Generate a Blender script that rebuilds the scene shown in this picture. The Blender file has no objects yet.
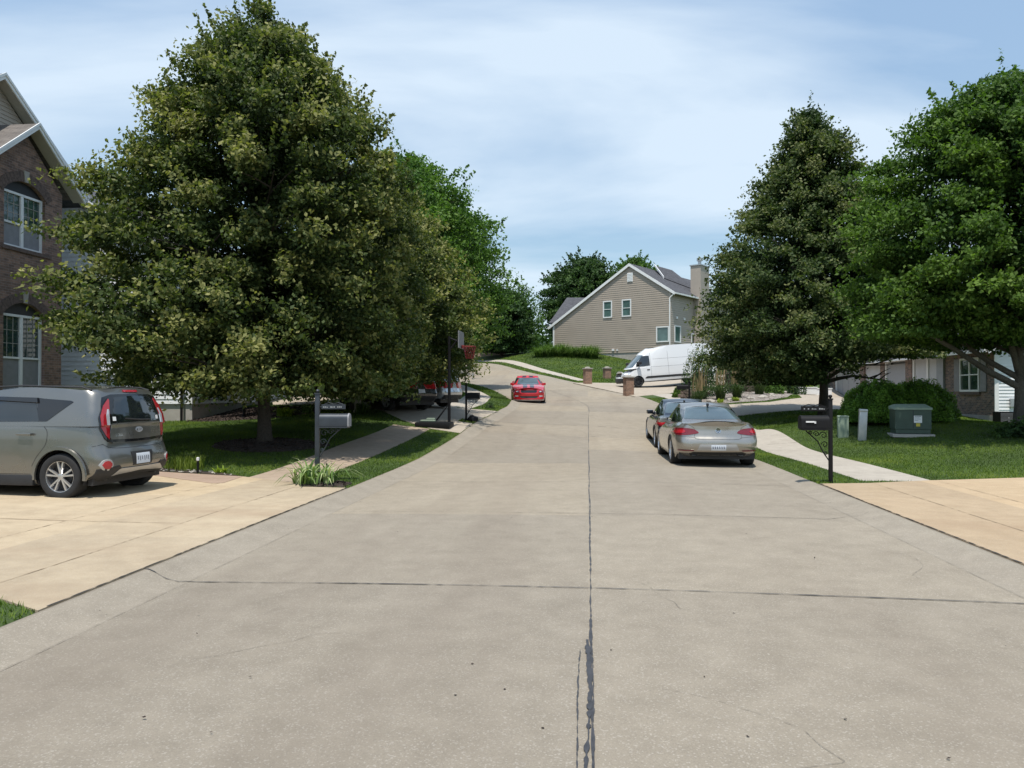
import bpy, bmesh, math, random
import numpy as np
from mathutils import Vector, Matrix
from mathutils.bvhtree import BVHTree

# ------------------------------------------------------------------ camera, world, sun, exposure
scene = bpy.context.scene
COL = scene.collection
cam_d = bpy.data.cameras.new('camera')
cam = bpy.data.objects.new('camera', cam_d); COL.objects.link(cam)
cam.location = (0, 0, 1.62)
cam.rotation_euler = (math.radians(90.6), 0, math.radians(5.7))
cam_d.sensor_width = 36.0
cam_d.lens = 36.0*760/1024
cam_d.clip_end = 6000
scene.camera = cam

SUN_EL, SUN_AZ = math.radians(72), math.radians(186)     # azimuth clockwise from +Y (street direction)
world = bpy.data.worlds.new('World'); scene.world = world
world.use_nodes = True
nt = world.node_tree; nt.nodes.clear()
def nd(nt, typ, **kw):
    n = nt.nodes.new(typ)
    for k, v in kw.items():
        if k in n.inputs: n.inputs[k].default_value = v
        else: setattr(n, k, v)
    return n
sky = nd(nt, 'ShaderNodeTexSky', sky_type='NISHITA', sun_disc=False, sun_elevation=SUN_EL, sun_rotation=SUN_AZ,
         air_density=1.0, dust_density=0.2, ozone_density=0.6, altitude=100)
tc = nd(nt, 'ShaderNodeTexCoord')
# thin cirrus: noise on the direction projected on a high flat layer
sep = nd(nt, 'ShaderNodeSeparateXYZ'); nt.links.new(tc.outputs['Generated'], sep.inputs[0])
mx = nd(nt, 'ShaderNodeMath', operation='MAXIMUM'); mx.inputs[1].default_value = 0.0
nt.links.new(sep.outputs['Z'], mx.inputs[0])
ad = nd(nt, 'ShaderNodeMath', operation='ADD'); ad.inputs[1].default_value = 0.16
nt.links.new(mx.outputs[0], ad.inputs[0])
dx = nd(nt, 'ShaderNodeMath', operation='DIVIDE'); dy = nd(nt, 'ShaderNodeMath', operation='DIVIDE')
nt.links.new(sep.outputs['X'], dx.inputs[0]); nt.links.new(ad.outputs[0], dx.inputs[1])
nt.links.new(sep.outputs['Y'], dy.inputs[0]); nt.links.new(ad.outputs[0], dy.inputs[1])
cmb = nd(nt, 'ShaderNodeCombineXYZ')
nt.links.new(dx.outputs[0], cmb.inputs[0]); nt.links.new(dy.outputs[0], cmb.inputs[1])
mp = nd(nt, 'ShaderNodeMapping'); mp.inputs['Scale'].default_value = (0.55, 1.25, 1); mp.inputs['Rotation'].default_value = (0, 0, 0.3)
mp.inputs['Location'].default_value = (-9.1, -2.6, 3)
nt.links.new(cmb.outputs[0], mp.inputs[0])
n1 = nd(nt, 'ShaderNodeTexNoise', noise_dimensions='3D'); n1.inputs['Scale'].default_value = 0.9
n1.inputs['Detail'].default_value = 9; n1.inputs['Roughness'].default_value = 0.52; n1.inputs['Distortion'].default_value = 0.35
nt.links.new(mp.outputs[0], n1.inputs['Vector'])
cr1 = nd(nt, 'ShaderNodeValToRGB'); cr1.color_ramp.elements[0].position = 0.40; cr1.color_ramp.elements[1].position = 0.62
cr1.color_ramp.elements[0].color = (0, 0, 0, 1); cr1.color_ramp.elements[1].color = (1, 1, 1, 1)
nt.links.new(n1.outputs[0], cr1.inputs[0])
fm = nd(nt, 'ShaderNodeMath', operation='MULTIPLY_ADD'); fm.inputs[1].default_value = 0.62; fm.inputs[2].default_value = 0.22
nt.links.new(cr1.outputs[0], fm.inputs[0])
mixc = nd(nt, 'ShaderNodeMix', data_type='RGBA')
CLOUD = (4.6, 5.35, 6.1, 1)
mixc.inputs[7].default_value = CLOUD
nt.links.new(fm.outputs[0], mixc.inputs[0]); er = nd(nt, 'ShaderNodeMapRange'); er.inputs['From Min'].default_value = 0.0; er.inputs['From Max'].default_value = 0.55; er.inputs['To Min'].default_value = 0.52; er.inputs['To Max'].default_value = 1.25
nt.links.new(sep.outputs['Z'], er.inputs['Value'])
hz = nd(nt, 'ShaderNodeVectorMath', operation='SCALE'); nt.links.new(sky.outputs[0], hz.inputs[0]); nt.links.new(er.outputs[0], hz.inputs['Scale'])
tn = nd(nt, 'ShaderNodeVectorMath', operation='MULTIPLY'); nt.links.new(hz.outputs[0], tn.inputs[0]); tn.inputs[1].default_value = (0.90, 1.02, 1.0)
nt.links.new(tn.outputs[0], mixc.inputs[6])
bg = nd(nt, 'ShaderNodeBackground'); bg.inputs['Strength'].default_value = 0.125
nt.links.new(mixc.outputs[2], bg.inputs[0])
wo = nd(nt, 'ShaderNodeOutputWorld'); nt.links.new(bg.outputs[0], wo.inputs[0])

sd = bpy.data.lights.new('sun', 'SUN'); sd.energy = 3.65; sd.angle = math.radians(0.6); sd.color = (1.0, 0.95, 0.87)
sun = bpy.data.objects.new('sun', sd); COL.objects.link(sun)
sdir = Vector((math.sin(SUN_AZ)*math.cos(SUN_EL), math.cos(SUN_AZ)*math.cos(SUN_EL), math.sin(SUN_EL)))
sun.rotation_euler = sdir.to_track_quat('Z', 'Y').to_euler()
scene.view_settings.view_transform = 'Standard'; scene.view_settings.look = 'None'
scene.view_settings.exposure = 0.47; scene.view_settings.gamma = 1
scene.render.resolution_x = 1024; scene.render.resolution_y = 768

# ------------------------------------------------------------------ helpers
R = random.Random(7)
RN = np.random.default_rng(11)
def tag(o, label=None, cat=None, group=None, kind=None):
    if label: o['label'] = label
    if cat: o['category'] = cat
    if group: o['group'] = group
    if kind: o['kind'] = kind
    return o
def empty(name, loc, rz=0.0):
    o = bpy.data.objects.new(name, None); COL.objects.link(o)
    o.location = loc; o.rotation_euler = (0, 0, rz); o.empty_display_size = 0.3
    return o
def link(name, me, parent=None):
    o = bpy.data.objects.new(name, me); COL.objects.link(o)
    if parent: o.parent = parent
    return o
def mesh_obj(name, verts, faces, mat, parent=None, smooth=False, angle=None):
    me = bpy.data.meshes.new(name)
    me.from_pydata([tuple(v) for v in verts], [], faces)
    for m in (mat if isinstance(mat, (list, tuple)) else [mat]): me.materials.append(m)
    if smooth:
        me.polygons.foreach_set('use_smooth', [True]*len(me.polygons))
        if angle: me.set_sharp_from_angle(angle=math.radians(angle))
    me.update()
    return link(name, me, parent)
def bm_obj(name, bm, mat, parent=None, smooth=False, angle=35):
    me = bpy.data.meshes.new(name)
    bmesh.ops.recalc_face_normals(bm, faces=bm.faces)
    bm.to_mesh(me); bm.free()
    for m in (mat if isinstance(mat, (list, tuple)) else [mat]): me.materials.append(m)
    if smooth:
        me.polygons.foreach_set('use_smooth', [True]*len(me.polygons))
        me.set_sharp_from_angle(angle=math.radians(angle))
    return link(name, me, parent)
class MB:
    """collects simple shapes into one mesh"""
    def __init__(s): s.v = []; s.f = []
    def add(s, vs, fs):
        b = len(s.v); s.v += [tuple(v) for v in vs]; s.f += [tuple(i+b for i in f) for f in fs]; return s
    def box(s, x0, x1, y0, y1, z0, z1, M=None, bev=0.0):
        if bev > 0:
            bm = bmesh.new(); bmesh.ops.create_cube(bm, size=1)
            for v in bm.verts: v.co = Vector(((x0+x1)/2+v.co.x*(x1-x0), (y0+y1)/2+v.co.y*(y1-y0), (z0+z1)/2+v.co.z*(z1-z0)))
            bmesh.ops.bevel(bm, geom=bm.edges[:], offset=bev, segments=2, affect='EDGES', profile=0.6)
            bm.verts.index_update()
            vs = [v.co.copy() for v in bm.verts]; fs = [tuple(v.index for v in f.verts) for f in bm.faces]; bm.free()
        else:
            vs = [Vector(p) for p in ((x0,y0,z0),(x1,y0,z0),(x1,y1,z0),(x0,y1,z0),(x0,y0,z1),(x1,y0,z1),(x1,y1,z1),(x0,y1,z1))]
            fs = [(0,3,2,1),(4,5,6,7),(0,1,5,4),(1,2,6,5),(2,3,7,6),(3,0,4,7)]
        if M is not None: vs = [M@v for v in vs]
        return s.add(vs, fs)
    def tube(s, pts, rad, n=8, caps=True):
        pts = [Vector(p) for p in pts]
        if not isinstance(rad, (list, tuple)): rad = [rad]*len(pts)
        vs = []; fs = []
        up = Vector((0,0,1))
        for i, p in enumerate(pts):
            t = (pts[min(i+1, len(pts)-1)]-pts[max(i-1, 0)])
            t = t.normalized() if t.length > 1e-9 else Vector((0,0,1))
            a = t.cross(Vector((0,1,0)) if abs(t.y) < .9 else Vector((1,0,0))).normalized(); b = t.cross(a)
            for k in range(n):
                an = 2*math.pi*k/n
                vs.append(p+(a*math.cos(an)+b*math.sin(an))*rad[i])
        for i in range(len(pts)-1):
            for k in range(n):
                fs.append((i*n+k, i*n+(k+1)%n, (i+1)*n+(k+1)%n, (i+1)*n+k))
        if caps: fs.append(tuple(range(n-1,-1,-1))); fs.append(tuple((len(pts)-1)*n+k for k in range(n)))
        return s.add(vs, fs)
    def lathe(s, prof, n=32, axis='z', M=None):
        """prof: list of (r, h)"""
        vs = []; fs = []
        for r, hh in prof:
            for k in range(n):
                a = 2*math.pi*k/n
                p = (r*math.cos(a), r*math.sin(a), hh)
                if axis == 'y': p = (p[0], p[2], p[1])
                vs.append(Vector(p))
        for i in range(len(prof)-1):
            for k in range(n): fs.append((i*n+k, i*n+(k+1)%n, (i+1)*n+(k+1)%n, (i+1)*n+k))
        if M is not None: vs = [M@v for v in vs]
        return s.add(vs, fs)
    def prism(s, poly, y0, y1, M=None):
        """poly in (x,z), extruded along y"""
        n = len(poly)
        vs = [Vector((p[0], y0, p[1])) for p in poly]+[Vector((p[0], y1, p[1])) for p in poly]
        fs = [tuple(range(n)), tuple(range(2*n-1, n-1, -1))]+[(i, (i+1)%n, n+(i+1)%n, n+i) for i in range(n)]
        if M is not None: vs = [M@v for v in vs]
        return s.add(vs, fs)
    def build(s, name, mat, parent=None, smooth=False, angle=35):
        bm = bmesh.new()
        vv = [bm.verts.new(v) for v in s.v]
        for f in s.f:
            try: bm.faces.new([vv[i] for i in f])
            except ValueError: pass
        return bm_obj(name, bm, mat, parent, smooth, angle)
def copy_tree(o, parent=None):
    c = o.copy(); COL.objects.link(c); c.parent = parent
    for ch in list(o.children): copy_tree(ch, c)
    return c

# ------------------------------------------------------------------ materials
def new_mat(name):
    m = bpy.data.materials.new(name); m.use_nodes = True
    m.node_tree.nodes.clear()
    t = m.node_tree
    b = nd(t, 'ShaderNodeBsdfPrincipled'); o = nd(t, 'ShaderNodeOutputMaterial')
    t.links.new(b.outputs[0], o.inputs[0])
    return m, t, b
def rgba(c): return (c[0], c[1], c[2], 1)
def noise(t, scale, detail=4, rough=0.55, vec=None, dist=0.0):
    n = nd(t, 'ShaderNodeTexNoise'); n.inputs['Scale'].default_value = scale
    n.inputs['Detail'].default_value = detail; n.inputs['Roughness'].default_value = rough; n.inputs['Distortion'].default_value = dist
    if vec is None:
        g = nd(t, 'ShaderNodeNewGeometry'); vec = g.outputs['Position']
    t.links.new(vec, n.inputs['Vector'])
    return n
def ramp(t, src, stops):
    r = nd(t, 'ShaderNodeValToRGB')
    e = r.color_ramp.elements
    while len(e) > 1: e.remove(e[0])
    e[0].position = stops[0][0]; e[0].color = rgba(stops[0][1])
    for p, c in stops[1:]:
        q = e.new(p); q.color = rgba(c)
    t.links.new(src, r.inputs[0]); return r
def mixn(t, a, b, fac, mode='MIX'):
    m = nd(t, 'ShaderNodeMix', data_type='RGBA', blend_type=mode)
    for s, i in ((a, 6), (b, 7), (fac, 0)):
        if hasattr(s, 'is_linked') or hasattr(s, 'links'): t.links.new(s, m.inputs[i])
        elif isinstance(s, (int, float)): m.inputs[i].default_value = s
        else: m.inputs[i].default_value = rgba(s)
    return m.outputs[2]
def bump(t, b, src, strength=0.3, dist=0.01):
    n = nd(t, 'ShaderNodeBump'); n.inputs['Strength'].default_value = strength; n.inputs['Distance'].default_value = dist
    t.links.new(src, n.inputs['Height']); t.links.new(n.outputs[0], b.inputs['Normal'])
def simple(name, col, rough=0.6, metal=0.0, var=0.12, vscale=6.0, coat=0.0, spec=None, bmp=0.0):
    m, t, b = new_mat(name)
    b.inputs['Roughness'].default_value = rough; b.inputs['Metallic'].default_value = metal
    b.inputs['Coat Weight'].default_value = coat; b.inputs['Coat Roughness'].default_value = 0.04
    if spec is not None: b.inputs['Specular IOR Level'].default_value = spec
    if var > 0:
        n = noise(t, vscale)
        lo = tuple(c*(1-var) for c in col); hi = tuple(min(1, c*(1+var)) for c in col)
        r = ramp(t, n.outputs[0], [(0.3, lo), (0.7, hi)]); t.links.new(r.outputs[0], b.inputs['Base Color'])
        if bmp: bump(t, b, n.outputs[0], bmp, 0.01)
    else: b.inputs['Base Color'].default_value = rgba(col)
    return m
def concrete(name, lo, hi, speck=0.5, scale=1.0, stain=None, slab=None):
    m, t, b = new_mat(name)
    big = noise(t, 0.35*scale, 5, 0.6, dist=0.6); mid = noise(t, 3.1*scale, 6, 0.65)
    c = ramp(t, big.outputs[0], [(0.32, lo), (0.68, hi)]).outputs[0]
    c = mixn(t, c, ramp(t, mid.outputs[0], [(0.3, tuple(x*0.86 for x in lo)), (0.7, tuple(x*1.08 for x in hi))]).outputs[0], 0.5)
    # aggregate: light and dark stones
    g = nd(t, 'ShaderNodeNewGeometry')
    v = nd(t, 'ShaderNodeTexVoronoi'); v.inputs['Scale'].default_value = 120; t.links.new(g.outputs['Position'], v.inputs['Vector'])
    sc = nd(t, 'ShaderNodeSeparateColor'); t.links.new(v.outputs['Color'], sc.inputs[0])
    r1 = ramp(t, sc.outputs[0], [(0.0, (0,0,0)), (0.87, (0,0,0)), (0.93, (1,1,1))])
    c = mixn(t, c, (0.50, 0.46, 0.40), mixv(t, r1.outputs[0], speck*0.75))
    r2 = ramp(t, sc.outputs[1], [(0.0, (0,0,0)), (0.84, (0,0,0)), (0.92, (1,1,1))])
    c = mixn(t, c, (0.15, 0.13, 0.11), mixv(t, r2.outputs[0], speck*0.4))
    fine = noise(t, 130, 3, 0.7)
    c = mixn(t, c, ramp(t, fine.outputs[0], [(0.3, (0.72,0.72,0.72)), (0.7, (1.15,1.15,1.15))]).outputs[0], 0.6, 'MULTIPLY')
    if stain:
        mp = nd(t, 'ShaderNodeMapping'); mp.inputs['Scale'].default_value = stain[2]
        g2 = nd(t, 'ShaderNodeNewGeometry'); t.links.new(g2.outputs['Position'], mp.inputs[0])
        s = noise(t, stain[1], 4, 0.6, mp.outputs[0])
        c = mixn(t, c, stain[0], mixv(t, ramp(t, s.outputs[0], [(0.5, (0,0,0)), (0.75, (1,1,1))]).outputs[0], stain[3]))
    if slab:      # each poured slab has its own slight tone
        g3 = nd(t, 'ShaderNodeNewGeometry'); mp3 = nd(t, 'ShaderNodeMapping'); mp3.inputs['Scale'].default_value = (1/slab[0], 1/slab[1], 0.0); mp3.inputs['Location'].default_value = (0, slab[2], 0)
        t.links.new(g3.outputs['Position'], mp3.inputs[0])
        fl = nd(t, 'ShaderNodeVectorMath', operation='FLOOR'); t.links.new(mp3.outputs[0], fl.inputs[0])
        wn = nd(t, 'ShaderNodeTexWhiteNoise', noise_dimensions='3D'); t.links.new(fl.outputs[0], wn.inputs['Vector'])
        c = mixn(t, c, ramp(t, wn.outputs['Value'], [(0.0, (0.88,0.885,0.90)), (0.6, (1.0,1.0,1.0)), (1.0, (1.09,1.07,1.03))]).outputs[0], 1.0, 'MULTIPLY')
        dsp = noise(t, 7.0, 7, 0.8); c = mixn(t, c, ramp(t, dsp.outputs[0], [(0.62, (1,1,1)), (0.72, (0.84,0.82,0.80))]).outputs[0], 0.8, 'MULTIPLY')
    t.links.new(c, b.inputs['Base Color'])
    b.inputs['Roughness'].default_value = 0.85; b.inputs['Specular IOR Level'].default_value = 0.3
    bump(t, b, fine.outputs[0], 0.35, 0.004)
    return m
def mixv(t, src, k):
    n = nd(t, 'ShaderNodeMath', operation='MULTIPLY'); n.inputs[1].default_value = k
    t.links.new(src, n.inputs[0]); return n.outputs[0]
def paint(name, col, rough=0.35, metal=0.6, flake=0.015):
    m, t, b = new_mat(name)
    n = noise(t, 900, 2)
    c = ramp(t, n.outputs[0], [(0.3, tuple(x*(1-flake) for x in col)), (0.7, tuple(x*(1+flake) for x in col))])
    t.links.new(c.outputs[0], b.inputs['Base Color'])
    d = noise(t, 3.0, 5, 0.6); rr = ramp(t, d.outputs[0], [(0.35, (rough*0.85,)*3), (0.75, (rough*1.25,)*3)])
    t.links.new(rr.outputs[0], b.inputs['Roughness'])
    b.inputs['Metallic'].default_value = metal
    b.inputs['Coat Weight'].default_value = 0.9; b.inputs['Coat Roughness'].default_value = 0.06
    return m
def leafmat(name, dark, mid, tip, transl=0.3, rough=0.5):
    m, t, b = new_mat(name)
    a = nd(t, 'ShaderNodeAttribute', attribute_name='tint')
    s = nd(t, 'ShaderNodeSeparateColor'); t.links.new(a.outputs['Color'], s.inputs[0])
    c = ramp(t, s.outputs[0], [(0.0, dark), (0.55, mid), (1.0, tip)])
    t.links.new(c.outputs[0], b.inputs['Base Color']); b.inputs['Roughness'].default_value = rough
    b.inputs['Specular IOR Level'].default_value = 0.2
    tr = nd(t, 'ShaderNodeBsdfTranslucent'); 
    tcx = mixn(t, c.outputs[0], (1.0, 1.25, 0.45), 1.0, 'MULTIPLY'); t.links.new(tcx, tr.inputs[0])
    ms = nd(t, 'ShaderNodeMixShader'); ms.inputs[0].default_value = transl
    t.links.new(b.outputs[0], ms.inputs[1]); t.links.new(tr.outputs[0], ms.inputs[2])
    out = [n for n in t.nodes if n.type == 'OUTPUT_MATERIAL'][0]; t.links.new(ms.outputs[0], out.inputs[0])
    return m
def brickmat(name, c1, c2, mortar, sx=1.0, offset=(0,0,0)):
    m, t, b = new_mat(name)
    tcn = nd(t, 'ShaderNodeTexCoord'); mp = nd(t, 'ShaderNodeMapping'); mp.inputs['Location'].default_value = offset
    t.links.new(tcn.outputs['Object'], mp.inputs[0])
    br = nd(t, 'ShaderNodeTexBrick'); br.inputs['Scale'].default_value = 1.0
    br.inputs['Brick Width'].default_value = 0.215*sx; br.inputs['Row Height'].default_value = 0.075
    br.inputs['Mortar Size'].default_value = 0.006; br.inputs['Mortar Smooth'].default_value = 0.2; br.inputs['Bias'].default_value = 0.0
    br.inputs['Color1'].default_value = rgba(c1); br.inputs['Color2'].default_value = rgba(c2); br.inputs['Mortar'].default_value = rgba(mortar)
    t.links.new(mp.outputs[0], br.inputs['Vector'])
    n = noise(t, 5, 4, 0.6, tcn.outputs['Object'])
    n2 = noise(t, 40, 3, 0.6, tcn.outputs['Object'])
    c = mixn(t, br.outputs['Color'], ramp(t, n.outputs[0], [(0.3,(0.65,0.65,0.68)),(0.7,(1.3,1.25,1.2))]).outputs[0], 0.7, 'MULTIPLY')
    c = mixn(t, c, ramp(t, n2.outputs[0], [(0.3,(0.7,0.7,0.7)),(0.7,(1.2,1.2,1.2))]).outputs[0], 0.6, 'MULTIPLY')
    t.links.new(c, b.inputs['Base Color']); b.inputs['Roughness'].default_value = 0.9
    bump(t, b, br.outputs['Fac'], -0.5, 0.012)
    return m
def shinglemat(name, c1, c2):
    m, t, b = new_mat(name)
    tcn = nd(t, 'ShaderNodeTexCoord')
    br = nd(t, 'ShaderNodeTexBrick'); br.inputs['Scale'].default_value = 1.0
    br.inputs['Brick Width'].default_value = 0.3; br.inputs['Row Height'].default_value = 0.14
    br.inputs['Mortar Size'].default_value = 0.005
    br.inputs['Color1'].default_value = rgba(c1); br.inputs['Color2'].default_value = rgba(c2); br.inputs['Mortar'].default_value = rgba(tuple(x*0.35 for x in c1))
    t.links.new(tcn.outputs['Object'], br.inputs['Vector'])
    n2 = noise(t, 3, 5, 0.7)
    c = mixn(t, br.outputs['Color'], ramp(t, n2.outputs[0], [(0.3,(0.75,0.75,0.75)),(0.7,(1.25,1.25,1.25))]).outputs[0], 0.7, 'MULTIPLY')
    t.links.new(c, b.inputs['Base Color']); b.inputs['Roughness'].default_value = 0.95
    return m
def glassmat(name, col=(0.02,0.03,0.035), rough=0.04):
    m, t, b = new_mat(name)
    n = noise(t, 1.2, 3)
    r = ramp(t, n.outputs[0], [(0.3, tuple(x*0.7 for x in col)), (0.7, tuple(x*1.4 for x in col))])
    t.links.new(r.outputs[0], b.inputs['Base Color']); b.inputs['Roughness'].default_value = rough
    b.inputs['Specular IOR Level'].default_value = 0.8; b.inputs['Coat Weight'].default_value = 0.5; b.inputs['Coat Roughness'].default_value = 0.02
    return m
def soilmat(name, a, b_, sc=30):
    m, t, b = new_mat(name)
    n = noise(t, sc, 6, 0.75); n2 = noise(t, 1.5, 4, 0.6)
    c = ramp(t, n.outputs[0], [(0.3, a), (0.7, b_)]).outputs[0]
    c = mixn(t, c, ramp(t, n2.outputs[0], [(0.35, (0.7,0.7,0.7)), (0.65, (1.2,1.2,1.2))]).outputs[0], 0.8, 'MULTIPLY')
    t.links.new(c, b.inputs['Base Color']); b.inputs['Roughness'].default_value = 0.95
    bump(t, b, n.outputs[0], 0.8, 0.03)
    return m

M_road = concrete('road concrete', (0.238,0.203,0.155), (0.302,0.262,0.204), 0.42, 1.0, ((0.19,0.155,0.12), 0.5, (1.6,0.12,1), 0.5), (3.4, 3.62, -1.72))
M_gutter = concrete('gutter concrete', (0.236,0.204,0.160), (0.300,0.262,0.208), 0.38)
M_drive = concrete('driveway concrete', (0.375,0.295,0.20), (0.475,0.385,0.265), 0.3, 1.2, ((0.30,0.21,0.135), 0.6, (0.25,1.2,1), 0.6), (2.9, 3.0, .4))
M_drive2 = concrete('tan driveway concrete', (0.385,0.285,0.178), (0.455,0.345,0.225), 0.3, 1.2, ((0.30,0.20,0.125), 0.6, (0.3,1.0,1), 0.55), (2.9, 3.0, .1))
M_drive3 = concrete('distant driveway concrete', (0.33,0.28,0.22), (0.41,0.355,0.285), 0.3, 1.2, ((0.36,0.30,0.24), 0.6, (0.3,1.0,1), 0.4))
M_walk = concrete('sidewalk concrete', (0.35,0.31,0.26), (0.43,0.39,0.33), 0.3, 1.4)
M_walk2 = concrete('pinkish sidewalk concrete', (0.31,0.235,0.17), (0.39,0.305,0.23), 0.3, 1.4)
M_paver = concrete('brown edging concrete', (0.30,0.21,0.155), (0.38,0.28,0.21), 0.3, 2)
M_found = concrete('foundation concrete', (0.36,0.33,0.29), (0.46,0.43,0.39), 0.2)
M_seal = simple('tar sealant', (0.040,0.039,0.042), 0.5, var=0.3, vscale=20)
M_joint = simple('dirty joint', (0.10,0.085,0.07), 0.9, var=0.3, vscale=8)
M_joint3 = simple('tan joint', (0.27,0.20,0.13), 0.9, var=0.3, vscale=8)
M_joint2 = simple('faint joint', (0.175,0.15,0.12), 0.9, var=0.3, vscale=8)
M_ground = soilmat('turf', (0.026,0.046,0.009), (0.072,0.120,0.022), 45)
M_mulch = soilmat('mulch', (0.018,0.012,0.010), (0.075,0.05,0.038), 28)
M_rock = soilmat('rock bed', (0.13,0.105,0.09), (0.36,0.32,0.28), 9)
M_grass = leafmat('grass blades', (0.030,0.056,0.010), (0.090,0.152,0.014), (0.21,0.25,0.04), 0.25, 0.6)
M_linden = leafmat('linden leaves', (0.027,0.046,0.017), (0.072,0.102,0.030), (0.29,0.28,0.10), 0.33, 0.6)
M_linden2 = leafmat('dark linden leaves', (0.026,0.048,0.018), (0.056,0.090,0.028), (0.19,0.20,0.08), 0.3, 0.6)
M_maple = leafmat('maple leaves', (0.030,0.072,0.018), (0.080,0.142,0.026), (0.17,0.26,0.05), 0.36, 0.62)
M_maple2 = leafmat('bright maple leaves', (0.040,0.085,0.018), (0.082,0.160,0.032), (0.17,0.27,0.055), 0.36, 0.6)
M_dark = leafmat('dark leaves', (0.020,0.042,0.016), (0.042,0.084,0.026), (0.085,0.145,0.035), 0.3, 0.6)
M_yew = leafmat('yew foliage', (0.030,0.066,0.011), (0.098,0.20,0.022), (0.20,0.33,0.045), 0.2, 0.5)
M_orn = leafmat('ornamental grass', (0.035,0.065,0.022), (0.085,0.125,0.045), (0.30,0.22,0.13), 0.25, 0.6)
M_hosta = leafmat('variegated leaves', (0.06,0.12,0.03), (0.14,0.22,0.06), (0.45,0.50,0.26), 0.25, 0.5)
M_lime = leafmat('lime leaves', (0.10,0.15,0.02), (0.20,0.28,0.03), (0.34,0.40,0.05), 0.3, 0.5)
M_bark = soilmat('bark', (0.035,0.028,0.023), (0.10,0.085,0.07), 26)
M_bark2 = soilmat('grey bark', (0.06,0.052,0.045), (0.15,0.135,0.115), 26)
M_brick = brickmat('brown brick', (0.27,0.165,0.12), (0.13,0.082,0.066), (0.25,0.215,0.19))
M_brick2 = brickmat('mixed brick', (0.26,0.165,0.125), (0.085,0.07,0.068), (0.30,0.27,0.24))
M_pillar = brickmat('pillar brick', (0.30,0.17,0.11), (0.20,0.12,0.085), (0.30,0.25,0.20))
M_soldier = simple('soldier brick', (0.115,0.080,0.067), 0.9, var=0.35, vscale=14)
M_stone = simple('limestone', (0.34,0.31,0.27), 0.8, var=0.15)
M_block = simple('retaining block', (0.17,0.125,0.10), 0.95, var=0.4, vscale=5)
M_white = simple('white trim', (0.74,0.74,0.73), 0.5, var=0.05, vscale=2)
M_wsid = simple('white siding', (0.72,0.73,0.74), 0.55, var=0.06, vscale=1.2)
M_gsid = simple('grey siding', (0.50,0.50,0.51), 0.55, var=0.06, vscale=1.2)
M_gdoor = simple('grey garage door', (0.30,0.31,0.33), 0.5, var=0.06)
M_shut = simple('shutter', (0.22,0.22,0.23), 0.6, var=0.1)
M_tan = simple('tan siding', (0.345,0.29,0.235), 0.6, var=0.05, vscale=0.8)
M_tan2 = simple('paler tan siding', (0.38,0.325,0.27), 0.6, var=0.05, vscale=0.8)  # paler tan for chimney, upper gable and the lighter long wall
M_soff = simple('soffit', (0.40,0.385,0.35), 0.6, var=0.05)
M_roof = shinglemat('dark shingles', (0.055,0.055,0.062), (0.085,0.085,0.095))
M_roofb = shinglemat('brown shingles', (0.12,0.105,0.095), (0.17,0.15,0.135))
M_wglass = glassmat('window glass', (0.020,0.045,0.042), 0.05)
M_wglass2 = glassmat('teal window glass', (0.07,0.125,0.115), 0.10)
M_black = simple('black painted metal', (0.009,0.009,0.010), 0.6, 0.0, var=0.15, spec=0.2)
M_steel = simple('blue grey metal', (0.038,0.045,0.055), 0.45, 0.3, var=0.2)
M_galv = simple('galvanised metal', (0.42,0.43,0.44), 0.4, 0.6, var=0.12)
M_tgreen = simple('utility green paint', (0.045,0.075,0.055), 0.5, var=0.1)
M_tgreen2 = simple('light utility green', (0.23,0.29,0.22), 0.6, var=0.08)
M_tyre = simple('tyre rubber', (0.018,0.018,0.019), 0.85, var=0.2, vscale=10)
M_rim = simple('alloy rim', (0.55,0.55,0.56), 0.28, 0.85, var=0.1, vscale=12)
M_rimd = simple('dark wheel metal', (0.06,0.06,0.065), 0.5, 0.5, var=0.1)  # dark metal of the brake discs and the dark rims
M_plas = simple('black trim plastic', (0.020,0.020,0.022), 0.6, var=0.15)
M_gloss = simple('gloss black panel', (0.008,0.008,0.009), 0.12, var=0.0, coat=0.6)
M_cglass = glassmat('car glass', (0.010,0.013,0.015), 0.03)
M_cglass2 = glassmat('pale tinted car glass', (0.06,0.085,0.09), 0.05)
M_red = simple('red lens', (0.36,0.012,0.02), 0.12, var=0.1, vscale=30, coat=0.7)
M_redd = simple('dark red lens', (0.16,0.008,0.016), 0.12, var=0.1, vscale=30, coat=0.7)
M_clear = simple('clear lens', (0.55,0.57,0.60), 0.12, 0.3, var=0.1, coat=0.7)
M_plate = simple('licence plate', (0.62,0.66,0.72), 0.4, var=0.06, vscale=10)
M_mark = simple('dark marking', (0.06,0.07,0.12), 0.5, var=0)
M_chrome = simple('chrome', (0.72,0.72,0.73), 0.12, 1.0, var=0)
M_silver = simple('silver skid plate', (0.42,0.42,0.42), 0.4, 0.5, var=0.06)

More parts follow.
